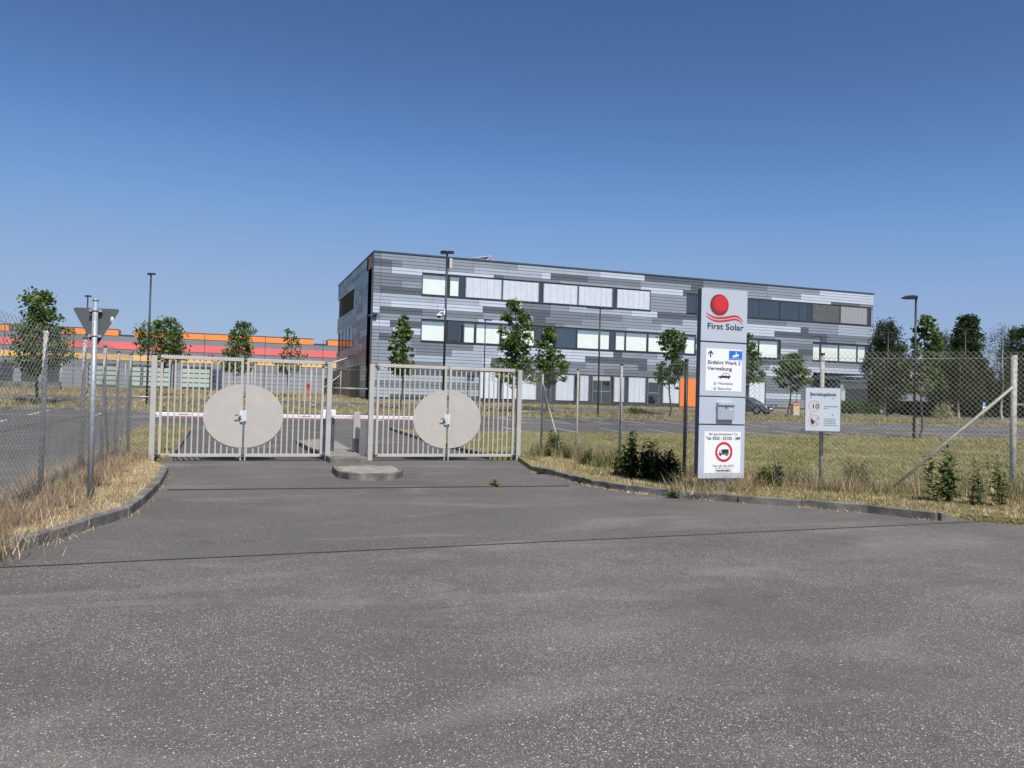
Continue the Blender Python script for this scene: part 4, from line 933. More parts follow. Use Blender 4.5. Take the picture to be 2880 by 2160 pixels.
# ------------------------------------------------------------------ lamps
def lamp(px, Y, pytop, style, lab, r=.055, hs=.5):
    zb = gz(Y)+.08; X = xat(px, Y, zb); zt = zat(pytop, X, Y); h = zt-zb
    g = empty('street_lamp', (X,Y,zb), 0, lab, 'street lamp', 'black lamp posts round the parking areas')
    mb = MB(); mb.tube([(0,0,-.2),(0,0,h-.08)],[r*1.15,r*.85],'black',n=10); mb.build('pole', g)
    if style == 'T':
        for s in (-1,1):
            m_ = MB(); m_.lathe([(.02,0),(.17,.02),(.2,.05),(.12,.09),(.03,.11)],(0,0,0),'black',n=12)
            o = m_.build('lamp_head', g); o.scale = (2.6,1,1); o.location = (s*.50,0,h-.09)
        m_ = MB(); m_.tube([(-.5,0,h-.06),(.5,0,h-.06)],.03,'black',n=8); m_.build('arm', g)
    if style == 'box':
        for k, (s, y, rz_) in enumerate(((-.15,.16,2.2),(.20,-.10,-.25))):
            m_ = MB(); m_.box((-.22,-.15,-.09),(.22,.15,.12),'black'); m_.box((-.18,-.14,-.105),(.18,.13,-.091),'lampglass'); o = m_.build('lamp_head', g, bevel=.03); o.location = (s*hs*1.2,y*hs,h-.1); o.rotation_euler = (R(6),0,rz_); o.scale = (hs,hs,hs)
    if style == 'flat':
        m_ = MB(); m_.box((-.1,-.16,-.06),(.55,.16,.06),'black'); o = m_.build('lamp_head', g, bevel=.03); o.location = (0,0,h-.06)
    if style == 'cobra':
        m_ = MB(); pts = [(-.85,.0),(-.78,.06),(-.55,.16),(-.2,.19),(.02,.17),(.02,.02),(-.2,.0),(-.5,-.02)]
        for y0, y1 in ((-.13,.13),): 
            n = len(pts); b = len(m_.v); m_.v += [(p[0],y0,p[1]) for p in pts]+[(p[0],y1,p[1]) for p in pts]
            m_.f += [tuple(b+i for i in range(n)), tuple(b+n+i for i in range(n))[::-1]]+[(b+i,b+n+i,b+n+(i+1)%n,b+(i+1)%n) for i in range(n)]
            m_.mi += [m_._m('black')]*(n+2); m_.smooth += [False]*(n+2)
        o = m_.build('lamp_head', g, bevel=.02); o.location = (-.02,0,h-.22)
    return g, h
Ld, hd = lamp(1245, 47.8, 706, 'box', 'tall black lamp post behind the right gate with white dome camera', r=.07, hs=.88)
m_ = MB(); m_.box((.13,-.16,hd-1.05),(.30,.10,hd-.45),'slatl'); m_.box((.04,-.14,hd-1.02),(.128,.10,hd-.48),'black'); m_.tube([(.1,0,hd-1.02),(.13,0,hd-1.2),(.07,0,hd-1.35)],.014,'black',n=6); m_.build('control_box', Ld)
dc = MB(); zc = zat(887, Ld.location.x-.35, 47.8)-Ld.location.z
dc.tube([(-.08,0,zc+.22),(-.30,0,zc+.22),(-.38,0,zc+.16),(-.40,0,zc+.08)],.035,'white',n=8); dc.box((-.12,-.07,zc+.05),(-.05,.07,zc+.42),'white')
dco = dc.build('camera_bracket', Ld)
dc = MB(); dc.lathe([(.06,.10),(.17,.06),(.19,-.02),(.17,-.05)],(-.40,0,zc),'white'); dc.lathe([(.12,-.05),(.12,-.10),(.07,-.16),(.01,-.17)],(-.40,0,zc),'black'); dc.build('dome_camera', dco)
lamp(412, 50, 766, 'box', 'tall black lamp post right of the triangular sign, level with the left gate post', r=.055)
lamp(237, 64, 829, 'box', 'black lamp post whose head shows just above the triangular sign', r=.055)
lamp(487, 93, 906, 'box', 'far small black lamp post beyond the second tree from the left', r=.05)
lamp(1359, 62.6, 897, 'flat', 'slim black lamp post close to the office wall, right half of the right gate', r=.05)
lamp(1681, 48.3, 866, 'T', 'black double-headed lamp post before the ribbon windows, left of the pylon sign', r=.055)
lamp(2306, 63, 946, 'T', 'black double-headed lamp post directly above the white premises sign', r=.05)
lamp(2570, 31, 830, 'cobra', 'black lamp post with one long curved head right of the office block', r=.062)
lamp(2494, 52.5, 935, 'T', 'black double-headed lamp post before the birch at the office corner', r=.055)
lamp(2712, 54, 925, 'T', 'black double-headed lamp post before the dark tall poplar', r=.055)

# ------------------------------------------------------------------ trees
LEAF = {'oak':(['lf1','lf2','lf3'],.19),'birch':(['lb1','lb2','lb3'],.13),'pop':(['lp1','lp2','lf1'],.18)}
def tree(name, cat, lab, X, Y, H_, bot, prof, kind, nclu, nleaf, seed, spread=.30, lean=0, tr=.06, trunk='bark', grp=None, cent=None, zoff=.09, ls=None):
    """prof: list (fraction of crown height, half width in m)"""
    rnd = np.random.RandomState(seed); z0 = gz(Y)+zoff
    g = empty(name, (X,Y,z0), 0, lab, cat, grp); mats, L = LEAF[kind]; L = ls or L
    fr = [p[0] for p in prof]; rd = [p[1] for p in prof]
    def ax(z): return np.array((lean*z/H_+.12*math.sin(z*1.3+seed), .1*math.cos(z*1.1+seed), z))
    mb = MB(); zs = np.linspace(0, H_*.96, 12); mb.tube([(0,0,-.2)]+[tuple(ax(z)) if z > .01 else (0,0,0) for z in zs], [tr*1.15]+[tr*(1-z/H_*.86)+.006 for z in zs], trunk, n=8, cap=False)
    tips = []
    for c in range(nclu):
        while True:
            h = rnd.rand(); R_ = np.interp(h, fr, rd)
            if rnd.rand() < .15+R_/max(rd): break
        an = rnd.rand()*6.283+c*2.4; rr = R_*(rnd.rand()**.45)*(1 if rnd.rand() > .12 else 1.12)
        z = bot+(H_-bot)*h; p = ax(z)+np.array((math.cos(an)*rr, math.sin(an)*rr, 0)); tips.append((p, h, R_))
        zb = max(bot*.75, z-rr*(.75 if kind != 'pop' else 1.6)); q = ax(zb)
        if c % 2 == 0 or nclu < 50:
            m_ = (q+p)/2+np.array((0,0,-.06*rr)); mb.tube([tuple(q),tuple(m_),tuple(p)], [tr*.3*(1-zb/H_)+.008,tr*.16*(1-zb/H_)+.006,.004], 'bark', n=4, cap=False)
    mb.build('trunk', g)
    P = []; MI = []
    for (p, h, R_) in tips:
        sprig = kind == 'oak' and rnd.rand() < .22
        n = rnd.poisson(nleaf*(.95 if not sprig else .5)); s = spread*(.42+.5*rnd.rand())*(.55+.35*min(1,R_))*(.6 if sprig else 1)
        if sprig: p = p+np.array(((p[0])*.28,(p[1])*.28,min(.12*rnd.randn(),H_-p[2]-.25)))
        tone = rnd.choice(3, p=[.34,.40,.26])
        if kind == 'birch': d = rnd.normal(size=(n,3))*np.array((s*.6,s*.6,s*1.3))+np.array((0,0,-s*.8))
        else: d = rnd.normal(size=(n,3))*np.array((s,s,s*.62))
        d = np.clip(d, -1.7*s, 1.7*s) if kind != 'birch' else d; P.append(p+d); MI.append(np.where(rnd.rand(n) < .62, tone, rnd.randint(0,3,n)))
    P = np.concatenate(P); MI = np.concatenate(MI); n = len(P)
    u = rnd.normal(size=(n,3)); u[:,2] -= .5 if kind == 'birch' else .15; u /= np.linalg.norm(u,axis=1)[:,None]
    v = rnd.normal(size=(n,3)); v -= (v*u).sum(1)[:,None]*u; v /= np.linalg.norm(v,axis=1)[:,None]; wv_ = np.cross(u,v)
    l = (L*(.7+.6*rnd.rand(n)))[:,None]; b = l*(.34 if kind != 'birch' else .3)
    V = np.stack([P-u*l*.5, P+v*b+wv_*b*.35, P+u*l*.55, P-v*b+wv_*b*.35], 1).reshape(-1,3)
    F = np.arange(n*4).reshape(-1,4)
    rawmesh('crown', V, F, MI, mats, g)
    return g
def ptree(px, Y, pytop, pybot, wpx, kind, lab, nclu=70, nleaf=26, seed=1, prof=None, grp='young trees round the parking areas', name='young_oak', cat='tree', **k):
    X = xat(px, Y, gz(Y)+.1); D = Vector((X,Y,0)).dot(_f); z0 = gz(Y)+.09
    Hh = zat(pytop, X, Y)-z0; bt = zat(pybot, X, Y)-z0; hw = wpx/2*D/FPX
    pr = prof or [(0,.45),(.15,.85),(.35,1.0),(.6,.75),(.8,.5),(1,.12)]
    return tree(name, cat, lab, X, Y, Hh, bt, [(f_, r_*hw) for f_, r_ in pr], kind, nclu, nleaf, seed, grp=grp, **k)
ptree(108, 48.6, 822, 1045, 148, 'oak', 'large leafy young tree behind the fence at the far left', nclu=130, nleaf=42, seed=3, spread=.36, prof=[(0,.75),(.25,1.0),(.5,.82),(.7,.62),(.88,.5),(1,.28)], tr=.08)
ptree(452, 63, 892, 1010, 128, 'oak', 'broad young tree rising above the left end of the left gate', nclu=110, nleaf=34, seed=5, spread=.36, prof=[(0,.8),(.3,1),(.6,.9),(.85,.6),(1,.25)])
ptree(654, 62.5, 906, 1040, 108, 'oak', 'slender young tree with drooping left side above the middle of the left gate', nclu=80, nleaf=34, seed=8, spread=.34, lean=.5, prof=[(0,1),(.25,.95),(.45,.55),(.75,.62),(.9,.4),(1,.35)])
ptree(812, 68, 926, 1045, 92, 'oak', 'sparse thin young tree above the right half of the left gate', nclu=46, nleaf=22, seed=9, spread=.30, prof=[(0,.8),(.3,1),(.5,.8),(.75,.45),(1,.2)])
ptree(1126, 48.8, 880, 1052, 72, 'oak', 'narrow young tree above the left half of the right gate, before the office corner', nclu=84, nleaf=34, seed=12, spread=.24, prof=[(0,.8),(.2,1),(.42,.55),(.62,.75),(.76,.55),(.84,.22),(1,.18)])
ptree(1446, 49.2, 838, 1075, 118, 'oak', 'tallest young tree over the right end of the right gate', nclu=150, nleaf=40, seed=15, spread=.33, prof=[(0,1.0),(.1,1.0),(.3,.6),(.55,.85),(.75,.6),(.88,.32),(1,.22)], tr=.075)
ptree(1541, 49.8, 921, 1080, 88, 'oak', 'dense young tree just right of the right gate post', nclu=100, nleaf=40, seed=17, spread=.30, prof=[(0,.8),(.3,1.0),(.5,.9),(.65,.5),(.85,.42),(1,.2)])
ptree(1884, 49.2, 928, 1080, 78, 'oak', 'dense rounded young tree left of the pylon sign', nclu=96, nleaf=40, seed=21, spread=.27, prof=[(0,.7),(.2,1.0),(.4,.75),(.5,.5),(.65,.85),(.9,.8),(1,.4)])
ptree(2098, 50.0, 940, 1078, 86, 'oak', 'young tree partly hidden behind the right edge of the pylon sign', nclu=90, nleaf=38, seed=23, spread=.27, prof=[(0,.9),(.25,1),(.5,.8),(.8,.5),(1,.2)])
ptree(2216, 51.2, 996, 1092, 94, 'oak', 'short round-crowned young tree left of the white premises sign', nclu=95, nleaf=42, seed=25, spread=.28, lean=.3, prof=[(0,.5),(.2,.95),(.45,1),(.75,.75),(1,.3)])
ptree(2586, 31.6, 886, 1105, 118, 'oak', 'light green young tree beside the lamp post with the curved head', nclu=100, nleaf=34, seed=27, spread=.22, lean=.35, prof=[(0,.8),(.2,1),(.42,.9),(.55,.7),(.7,.5),(.85,.42),(1,.2)], tr=.05)
bg_ = 'tall trees beside the office block'
ptree(2488, 60.8, 902, 1125, 122, 'birch', 'leafy birch at the right corner of the office block', nclu=230, nleaf=75, seed=31, spread=.5, prof=[(0,.7),(.3,1),(.6,.85),(.85,.62),(1,.2)], grp=bg_, name='birch_tree', trunk='birch', tr=.12, ls=.18)
ptree(2634, 58.5, 935, 1125, 84, 'birch', 'birch behind the light green young tree', nclu=190, nleaf=70, seed=32, spread=.5, grp=bg_, name='birch_tree', trunk='birch', tr=.10, ls=.13)
ptree(2653, 62.0, 935, 1125, 90, 'birch', 'loose drooping birch between the light green tree and the dark poplar', nclu=130, nleaf=60, seed=33, spread=.5, grp=bg_, name='birch_tree', trunk='birch', tr=.10, ls=.12)
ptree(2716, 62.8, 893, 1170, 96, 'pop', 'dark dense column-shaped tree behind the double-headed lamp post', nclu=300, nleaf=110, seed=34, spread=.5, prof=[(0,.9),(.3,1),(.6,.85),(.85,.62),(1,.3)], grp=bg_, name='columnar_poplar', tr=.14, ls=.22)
ptree(2697, 57.5, 985, 1120, 120, 'birch', 'birch with white trunk below the dark column-shaped tree', nclu=170, nleaf=70, seed=35, spread=.55, grp=bg_, name='birch_tree', trunk='birch', tr=.10, ls=.13)
ptree(2818, 57.5, 918, 1110, 112, 'birch', 'sparse weeping birch left of the thick fence post', nclu=80, nleaf=60, seed=36, spread=.5, prof=[(0,.8),(.3,.9),(.6,1),(.85,.8),(1,.35)], grp=bg_, name='birch_tree', trunk='birch', tr=.11, ls=.11)
ptree(2868, 64, 928, 1150, 104, 'pop', 'dark rounded tree at the right frame edge', nclu=240, nleaf=90, seed=37, spread=.55, prof=[(0,.9),(.4,1),(.8,.8),(1,.4)], grp=bg_, name='columnar_poplar', tr=.14, ls=.17)
ptree(2770, 71, 1040, 1160, 150, 'pop', 'low dark bushy tree in the gap before the weeping birch', nclu=260, nleaf=90, seed=38, spread=.7, grp=bg_, name='bushy_tree', ls=.2)
ptree(2548, 100, 1085, 1150, 150, 'pop', 'low dark bushy tree behind the white steel frame', nclu=120, nleaf=50, seed=39, spread=.7, grp=bg_, name='bushy_tree', ls=.2)
for k, (px, Y, t, w_) in enumerate(((2960,60,930,150),(3060,64,900,160),(3200,60,940,170),(3350,68,915,170))):
    ptree(px, Y, t, 1150, w_, 'pop', ('dark tree one step right of the frame edge','dark tree two steps right of the frame edge','dark tree three steps right of the frame edge','dark tree four steps right of the frame edge')[k], nclu=110, nleaf=50, seed=50+k, spread=.7, grp=bg_, name='bushy_tree', ls=.22)
def hedge(lab, px0, px1, Y, pyt, dep, seed, m=('wd1','wd2','lf2')):
    z0 = gz(Y)+.05; X0, X1 = xat(px0,Y,z0+.5), xat(px1,Y,z0+.5); h = zat(pyt,(X0+X1)/2,Y)-z0; rnd = np.random.RandomState(seed)
    g = empty('hedge', (X0,Y,z0), 0, lab, 'hedge', 'clipped hedges along the rear lawn'); W_ = X1-X0
    c = MB(); c.box((.15,.12,0),(W_-.15,dep-.12,h-.14),'wd1'); c.build('hedge_core', g)
    n = int((W_*h*2+W_*dep+dep*h*2)*330); k = rnd.rand(n); P = np.empty((n,3))
    P[:,0] = rnd.rand(n)*W_; P[:,1] = rnd.rand(n)*dep; P[:,2] = rnd.rand(n)*h
    f1 = k < .55; P[f1,1] = rnd.normal(0,.06,f1.sum()); f2 = (k >= .55)&(k < .85); P[f2,2] = h+rnd.normal(0,.06,f2.sum())+.07*np.sin(P[f2,0]*2.1+seed); f3 = k >= .85; P[f3,0] = W_*(rnd.rand(f3.sum())>.5)+rnd.normal(0,.05,f3.sum())
    u = rnd.normal(size=(n,3)); u /= np.linalg.norm(u,axis=1)[:,None]; v = rnd.normal(size=(n,3)); v -= (v*u).sum(1)[:,None]*u; v /= np.linalg.norm(v,axis=1)[:,None]
    l = .09; V = np.stack([P-u*l, P+v*l*.6, P+u*l, P-v*l*.6],1).reshape(-1,3)
    rawmesh('foliage', V, np.arange(n*4).reshape(-1,4), rnd.randint(0,3,n), list(m), g)
hedge('clipped green hedge before the office entrance', 2358, 2474, 60.6, 1133, 1.6, 1)
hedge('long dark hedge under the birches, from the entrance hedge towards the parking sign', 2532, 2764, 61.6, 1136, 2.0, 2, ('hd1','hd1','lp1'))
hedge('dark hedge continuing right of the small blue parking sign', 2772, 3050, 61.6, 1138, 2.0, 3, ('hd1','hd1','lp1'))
# pale flowering bush
bx_ = at(2640,1195,.09)
def bush(lab, X, Y, rx, rz_, seed, mats, n=2600, ls=.07, name='flowering_bush', cat='bush', z0=None):
    rnd = np.random.RandomState(seed); z = (gz(Y)+.09) if z0 is None else z0; g = empty(name, (X,Y,z), 0, lab, cat)
    nc = 26; C = rnd.normal(size=(nc,3)); C /= np.linalg.norm(C,axis=1)[:,None]; C *= (rnd.rand(nc)**.4)[:,None]*.75; C[:,2] = abs(C[:,2])
    ci = rnd.randint(0,nc,n); P = C[ci]*np.array((rx,rx,rz_*1.1))+rnd.normal(size=(n,3))*np.array((rx*.2,rx*.2,rz_*.16)); P[:,2] = abs(P[:,2])
    u = rnd.normal(size=(n,3)); u /= np.linalg.norm(u,axis=1)[:,None]; v = rnd.normal(size=(n,3)); v -= (v*u).sum(1)[:,None]*u; v /= np.linalg.norm(v,axis=1)[:,None]
    l = ls*(.6+.7*rnd.rand(n))[:,None]; V = np.stack([P-u*l, P+v*l*.45, P+u*l, P-v*l*.45],1).reshape(-1,3)
    mi = (ci+rnd.randint(0,2,n))%len(mats); rawmesh('foliage', V, np.arange(n*4).reshape(-1,4), mi, mats, g)
    mb = MB()
    for k in range(7): q = C[k]*np.array((rx,rx,rz_)); mb.tube([(0,0,-.05),tuple(q*.5),tuple(q)],[.018,.012,.005],'bark',n=4,cap=False)
    mb.build('stems', g); return g
bush('pale cream flowering bush in front of the long dark hedge', xat(2652,53.5,.9), 53.5, 1.05, 1.5, 4, ['wd2','wd3','gs2'])
bush('dark bush growing between the parking strips left of the pylon sign', xat(1795,50.6,.9), 50.6, 1.1, .5, 5, ['wd1','wd2','wd1'], 1600)
bush('dark bush in the planted strip seen through the fence right of the right gate', xat(1483,50.2,.9), 50.2, 1.2, .55, 6, ['wd1','wd2','wd3'], 1600)

# ------------------------------------------------------------------ white steel frame and low plant building behind the birches
X0, X1 = xat(2515,84,4), xat(2562,84,4)
pb = empty('plant_building', (X0,84,gz(84)), 0, 'low dark technical building with white steel frame, seen between the birches', 'building')
mb = MB(); mb.box((0,0,-.3),(X1-X0+10,9,2.9),'hgrey'); mb.box((-.3,-.3,2.9),(X1-X0+10.3,9,3.5),'Pl'); mb.build('wall', pb)
mb = MB(); mb.box((1.0,.4,3.5),(X1-X0+9,6,6.2),'bodydark'); mb.build('roof_unit', pb)
mb = MB(); e = X1-X0
for x in (2.6,e+2.6): mb.tube([(x,-.2,3.5),(x,-.2,6.4)],.07,'white',n=6)
for z in (3.9,5.0,6.4): mb.tube([(2.6,-.2,z),(e+2.6,-.2,z)],.06,'white',n=6)
mb.build('steel_frame', pb)
mb = MB()
for z in (6.9,7.6): mb.tube([(0,0,z),(e+6,0,z+.0)],.05,'galv',n=6)
for k in range(6): mb.tube([(k*(e+6)/5,0,6.2),(k*(e+6)/5,0,7.6)],.04,'galv',n=6)
mb.build('railing', pb)
X0 = xat(2430,108,3)
fb = empty('far_warehouse', (X0,118,gz(118)), 0, 'far pale warehouse glimpsed low between the tree trunks on the right', 'building')
mb = MB(); mb.box((0,0,-.3),(95,20,4.6),'hgrey2'); mb.build('wall', fb)
mb = MB(); mb.box((-.3,-.3,4.6),(95.3,20.3,4.9),'frame'); mb.build('roof', fb)
mb = MB()
for k in range(11): mb.box((3+k*8.3,-.08,.8),(7+k*8.3,-.01,3.0),'hwin')
mb.build('window_row', fb)

# ------------------------------------------------------------------ small parking sign, cabinet, car
px_ = at(2766,1195,.05); sY = px_.y; sg2 = empty('parking_sign', (px_.x,sY,gz(sY)+.05), 0, 'small blue and white parking sign on a thin pole before the dark hedge', 'road sign')
hz = zat(1131, px_.x, sY)-sg2.location.z
mb = MB(); mb.tube([(0,0,-.2),(0,0,hz)],.03,'galv',n=8); mb.build('pole', sg2)
mb = MB(); mb.box((-.16,-.05,hz-.32),(.16,-.035,hz),'blue2'); pz = mb.build('blue_plate', sg2)
mb = MB(); mb.box((-.16,-.05,hz-.66),(.16,-.035,hz-.34),'signwhite'); pq = mb.build('white_plate', sg2)
mb = MB(); mb.plate([(-.10,hz-.60),(.10,hz-.60),(.10,hz-.54),(.06,hz-.45),(-.05,hz-.45),(-.10,hz-.54)], Matrix.Translation((0,-.0505,0)), .001, 'ink'); mb.build('symbol', pq)
text('P', .34, Matrix.Translation((-.11,-.0505,hz-.28)), 'signwhite', pz, bold=.006)
cx = xat(2236,57.5,1.3); cb = empty('utility_cabinet', (cx,57.5,gz(57.5)), 0, 'beige utility cabinet with an orange lid behind the short round tree', 'cabinet')
mb = MB(); mb.box((-.33,-.2,0),(.33,.2,.85),'box'); mb.build('body', cb, bevel=.01)
mb = MB(); mb.box((-.36,-.24,.852),(.36,.24,1.0),'orange'); mb.build('lid', cb, bevel=.02)
def car(X, Y, rz_, lab):
    g = empty('parked_car', (X,Y,gz(Y)+.01), rz_, lab, 'car')          # front towards -x, length along x
    # stations: x, half width, z_bottom, z_shoulder, half width at shoulder, roof z, half width roof (0: none)
    st = [(-2.12,.60,.38,.62,.55),(-2.05,.78,.25,.70,.72),(-1.75,.86,.22,.78,.80),(-1.2,.89,.20,.90,.83),(-.7,.90,.20,.97,.85),(.2,.90,.20,1.0,.86),(1.3,.90,.22,1.02,.85),(1.85,.86,.28,1.02,.80),(2.05,.74,.34,.95,.68)]
    mb = MB(); rings = []
    for x, hw, zb, zs, hs in st:
        rings.append([(x,-hw*.92,zb),(x,-hw,(zb+zs)/2-.05),(x,-hw,(zb+zs)/2+.08),(x,-hs,zs),(x,-hs*.55,zs+.045),(x,hs*.55,zs+.045),(x,hs,zs),(x,hw,(zb+zs)/2+.08),(x,hw,(zb+zs)/2-.05),(x,hw*.92,zb)])
    for r0, r1 in zip(rings, rings[1:]):
        for i in range(10): j = (i+1)%10; mb.face([r0[i],r0[j],r1[j],r1[i]],'car',False)
    mb.face(rings[0],'car'); mb.face(rings[-1][::-1],'car'); bd = mb.build('body', g)
    gh = [(-.95,.80,.95,.80,.955),(-.25,.78,.97,.62,1.38),(.35,.78,1.0,.60,1.46),(1.1,.78,1.0,.60,1.43),(1.55,.76,1.0,.58,1.34),(1.95,.70,.98,.66,1.02)]
    cg = MB(); rg_ = [[(x,-w0,z0),(x,-w1,z1),(x,w1,z1),(x,w0,z0)] for x,w0,z0,w1,z1 in gh]
    for a_, b_ in zip(rg_, rg_[1:]):
        cg.face([a_[0],a_[1],b_[1],b_[0]],'glassd2'); cg.face([a_[2],a_[3],b_[3],b_[2]],'glassd2')
    cg.face([rg_[0][1],rg_[0][2],rg_[1][2],rg_[1][1]],'glassd2'); cg.face([rg_[4][1],rg_[4][2],rg_[5][2],rg_[5][1]],'glassd2'); cg.build('windows', g)
    rf = MB()
    for a_, b_ in list(zip(rg_, rg_[1:]))[1:4]: rf.face([(a_[1][0],a_[1][1]-.01,a_[1][2]+.01),(a_[2][0],a_[2][1]+.01,a_[2][2]+.01),(b_[2][0],b_[2][1]+.01,b_[2][2]+.01),(b_[1][0],b_[1][1]-.01,b_[1][2]+.01)],'car')
    for s in (-1,1):
        for i in (1,3):
            p = rg_[i][1 if s < 0 else 2]; q = rg_[i][0 if s < 0 else 3]; rf.tube([(p[0],p[1]+s*.0,p[2]),(q[0],q[1]+s*.01,q[2])],.035,'car',n=5)
        rf.tube([(rg_[0][0][0],s*.80,.96),(rg_[1][1][0],s*.63,1.39)],.035,'car',n=5)
    rf.build('roof', g)
    for x in (-1.35,1.30):
        for s in (-1,1):
            m_ = MB(); m_.lathe([(.10,-.10),(.29,-.10),(.32,-.07),(.32,.07),(.29,.10),(.10,.10)],(x,s*.82,.32),'tyre',n=20,axis='y'); wo = m_.build('wheel', g)
            m_ = MB(); m_.lathe([(.02,-.03),(.20,0),(.2,.03)] if s > 0 else [(.02,.03),(.20,0),(.2,-.03)],(x,s*.925,.32),'rim',n=10,axis='y'); m_.build('rim', wo)
            m_ = MB(); m_.lathe([(.36,-.005),(.36,.005)],(x,s*.895,.33),'tyre',n=20,axis='y'); m_.build('wheel_arch', g)
    for s in (-1,1):
        m_ = MB(); m_.obox((-1.98,s*.60,.66),(.10,-s*.06,.02),(.02*1,s*.16,0),(.0,0,.06),'lampglass'); m_.build('headlight', g)
        m_ = MB(); m_.obox((-.72,s*.98,1.02),(.07,0,0),(0,.09,0),(0,0,.06),'car'); m_.build('mirror', g)
    m_ = MB(); m_.box((-2.16,-.40,.40),(-2.08,.40,.62),'tyre'); gr_ = m_.build('grille', g); 
    m_ = MB(); m_.box((-2.175,-.26,.44),(-2.162,.26,.55),'signwhite'); m_.build('licence_plate', g)
    m_ = MB(); m_.box((-2.15,-.72,.25),(-2.02,.72,.31),'chrome'); m_.build('bumper_trim', g)
    return g
M['glassd2'] = mat('car_glass', (.03,.04,.045), .08, var=.1, spec=.8)
cX = xat(2155,55.8,1.2); th = math.atan2(.88,-.47)
car(cX-.47*2.1+.25, 55.8+.88*1.9, th, 'dark grey parked hatchback beside the office wall right of the pylon sign')

# ------------------------------------------------------------------ weeds, one by one
def weed(X, Y, h, lab, seed, ns=3, mats=('wd1','wd2','wd2'), lw=.13, z0=None, name='tall_weed', grp='tall leafy weeds along the right fence'):
    rnd = np.random.RandomState(seed); z = (gz(Y)+.1) if z0 is None else z0; g = empty(name, (X,Y,z), 0, lab, 'weed', grp)
    st = MB(); P = []; U = []; 
    for s in range(ns):
        a_ = rnd.rand()*6.28; r_ = rnd.rand()*.24*min(1,h); hh = h*(.62+.38*rnd.rand()) if s else h; lx, ly = rnd.normal(0,.06,2)*h
        b0 = np.array((r_*math.cos(a_), r_*math.sin(a_), -.03)); t0 = b0+np.array((lx,ly,hh))
        st.tube([tuple(b0),tuple((b0+t0)/2+rnd.normal(0,.015,3)),tuple(t0)],[.008,.006,.003],'wd1' if s%2 else 'wd2',n=4,cap=False)
        k = int(hh/.035)
        for j in range(k):
            t = .12+.88*j/k; p = b0*(1-t)+t0*t
            for q in range(2):
                an = j*2.4+q*3.14+rnd.rand()*.8; el = .15+rnd.normal(0,.5)
                P.append((p, np.array((math.cos(an)*math.cos(el),math.sin(an)*math.cos(el),math.sin(el))), lw*(.55+.55*math.sin(3.0*min(1,t+.12)))*(.7+.6*rnd.rand())))
    V = []; mi = []
    for p, u, l in P:
        sd_ = np.cross(u,(0,0,1.0)); sd_ /= max(1e-6,np.linalg.norm(sd_)); m_ = p+u*l*.5; e = p+u*l+np.array((0,0,-l*.22))
        V += [p, m_+sd_*l*.17, e, m_-sd_*l*.17]; mi.append(rnd.randint(0,3))
    st.build('stem', g); rawmesh('leaves', V, np.arange(len(V)).reshape(-1,4), mi, list(mats), g); return g
def wat(px, py, h, lab, seed, **k): p = at(px,py,.1); return weed(p.x, p.y, h, lab, seed, **k)
wat(1556,1287,.75,'weed at the foot of the slanting brace beside the first fence post',101,ns=9,lw=.15)
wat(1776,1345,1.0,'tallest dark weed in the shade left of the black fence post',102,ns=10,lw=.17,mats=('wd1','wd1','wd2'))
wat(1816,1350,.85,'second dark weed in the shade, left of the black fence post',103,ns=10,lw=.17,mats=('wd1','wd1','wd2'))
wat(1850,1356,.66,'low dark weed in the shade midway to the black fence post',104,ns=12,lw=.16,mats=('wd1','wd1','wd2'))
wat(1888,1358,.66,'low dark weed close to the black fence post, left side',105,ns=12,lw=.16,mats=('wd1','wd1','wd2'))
wat(1738,1337,.6,'narrow weed between the third and the black fence post',106,ns=6,lw=.14)
wat(2400,1378,.62,'bushy green weed just right of the premises sign post',107,ns=12,lw=.11,mats=('wd2','gs3','wd3'))
wat(2430,1382,.42,'low bushy weed left of the foot of the long brace',108,ns=12,lw=.14)
wat(2150,1372,.42,'spreading green weed right of the pylon foot',109,ns=12,lw=.18,mats=('wd2','wd2','gs3'))
wat(2640,1415,.98,'tall weed with long leaves under the slanting brace, left of a pair',110,ns=2,lw=.18,mats=('wd1','wd2','wd2'))
wat(2664,1414,.82,'tall weed with long leaves under the slanting brace, right of a pair',111,ns=2,lw=.18,mats=('wd1','wd2','wd2'))
wat(2762,1425,.80,'tall bushy weed left of the thick fence post',112,ns=3,lw=.12,mats=('wd1','wd2','gs5'))
wat(2806,1425,.88,'dense weed touching the thick fence post',113,ns=5,lw=.12,mats=('wd1','wd2','gs5'))
wat(1655,1310,.45,'low weed behind the second fence post',114,ns=8)
wat(2185,1368,.5,'low weed halfway from the pylon sign to the premises sign',115,ns=10)
weed(at(1392,1370,0).x, at(1392,1370,0).y, .17, 'small green plant growing out of the rope joint in the asphalt', 120, ns=6, lw=.12, z0=.0, name='joint_weed', grp=None, mats=('wd2','wd2','wd3'))
for k,(px,py,l_) in enumerate(((1520,1334,'green weed at the kerb end nearest the right gate'),(1892,1402,'green weed at the kerb below the black fence post'),(1635,1362,'small weed in the broken kerb joint'),(205,1452,'weed growing over the near left kerb'),(75,1530,'broad-leaved weed at the left frame edge kerb'))):
    p = at(px,py,0); weed(p.x,p.y,.16,l_,130+k,ns=7,lw=.12,z0=.0,name='kerb_weed',grp='small weeds along the kerbs',mats=('wd1','wd2','wd3'))

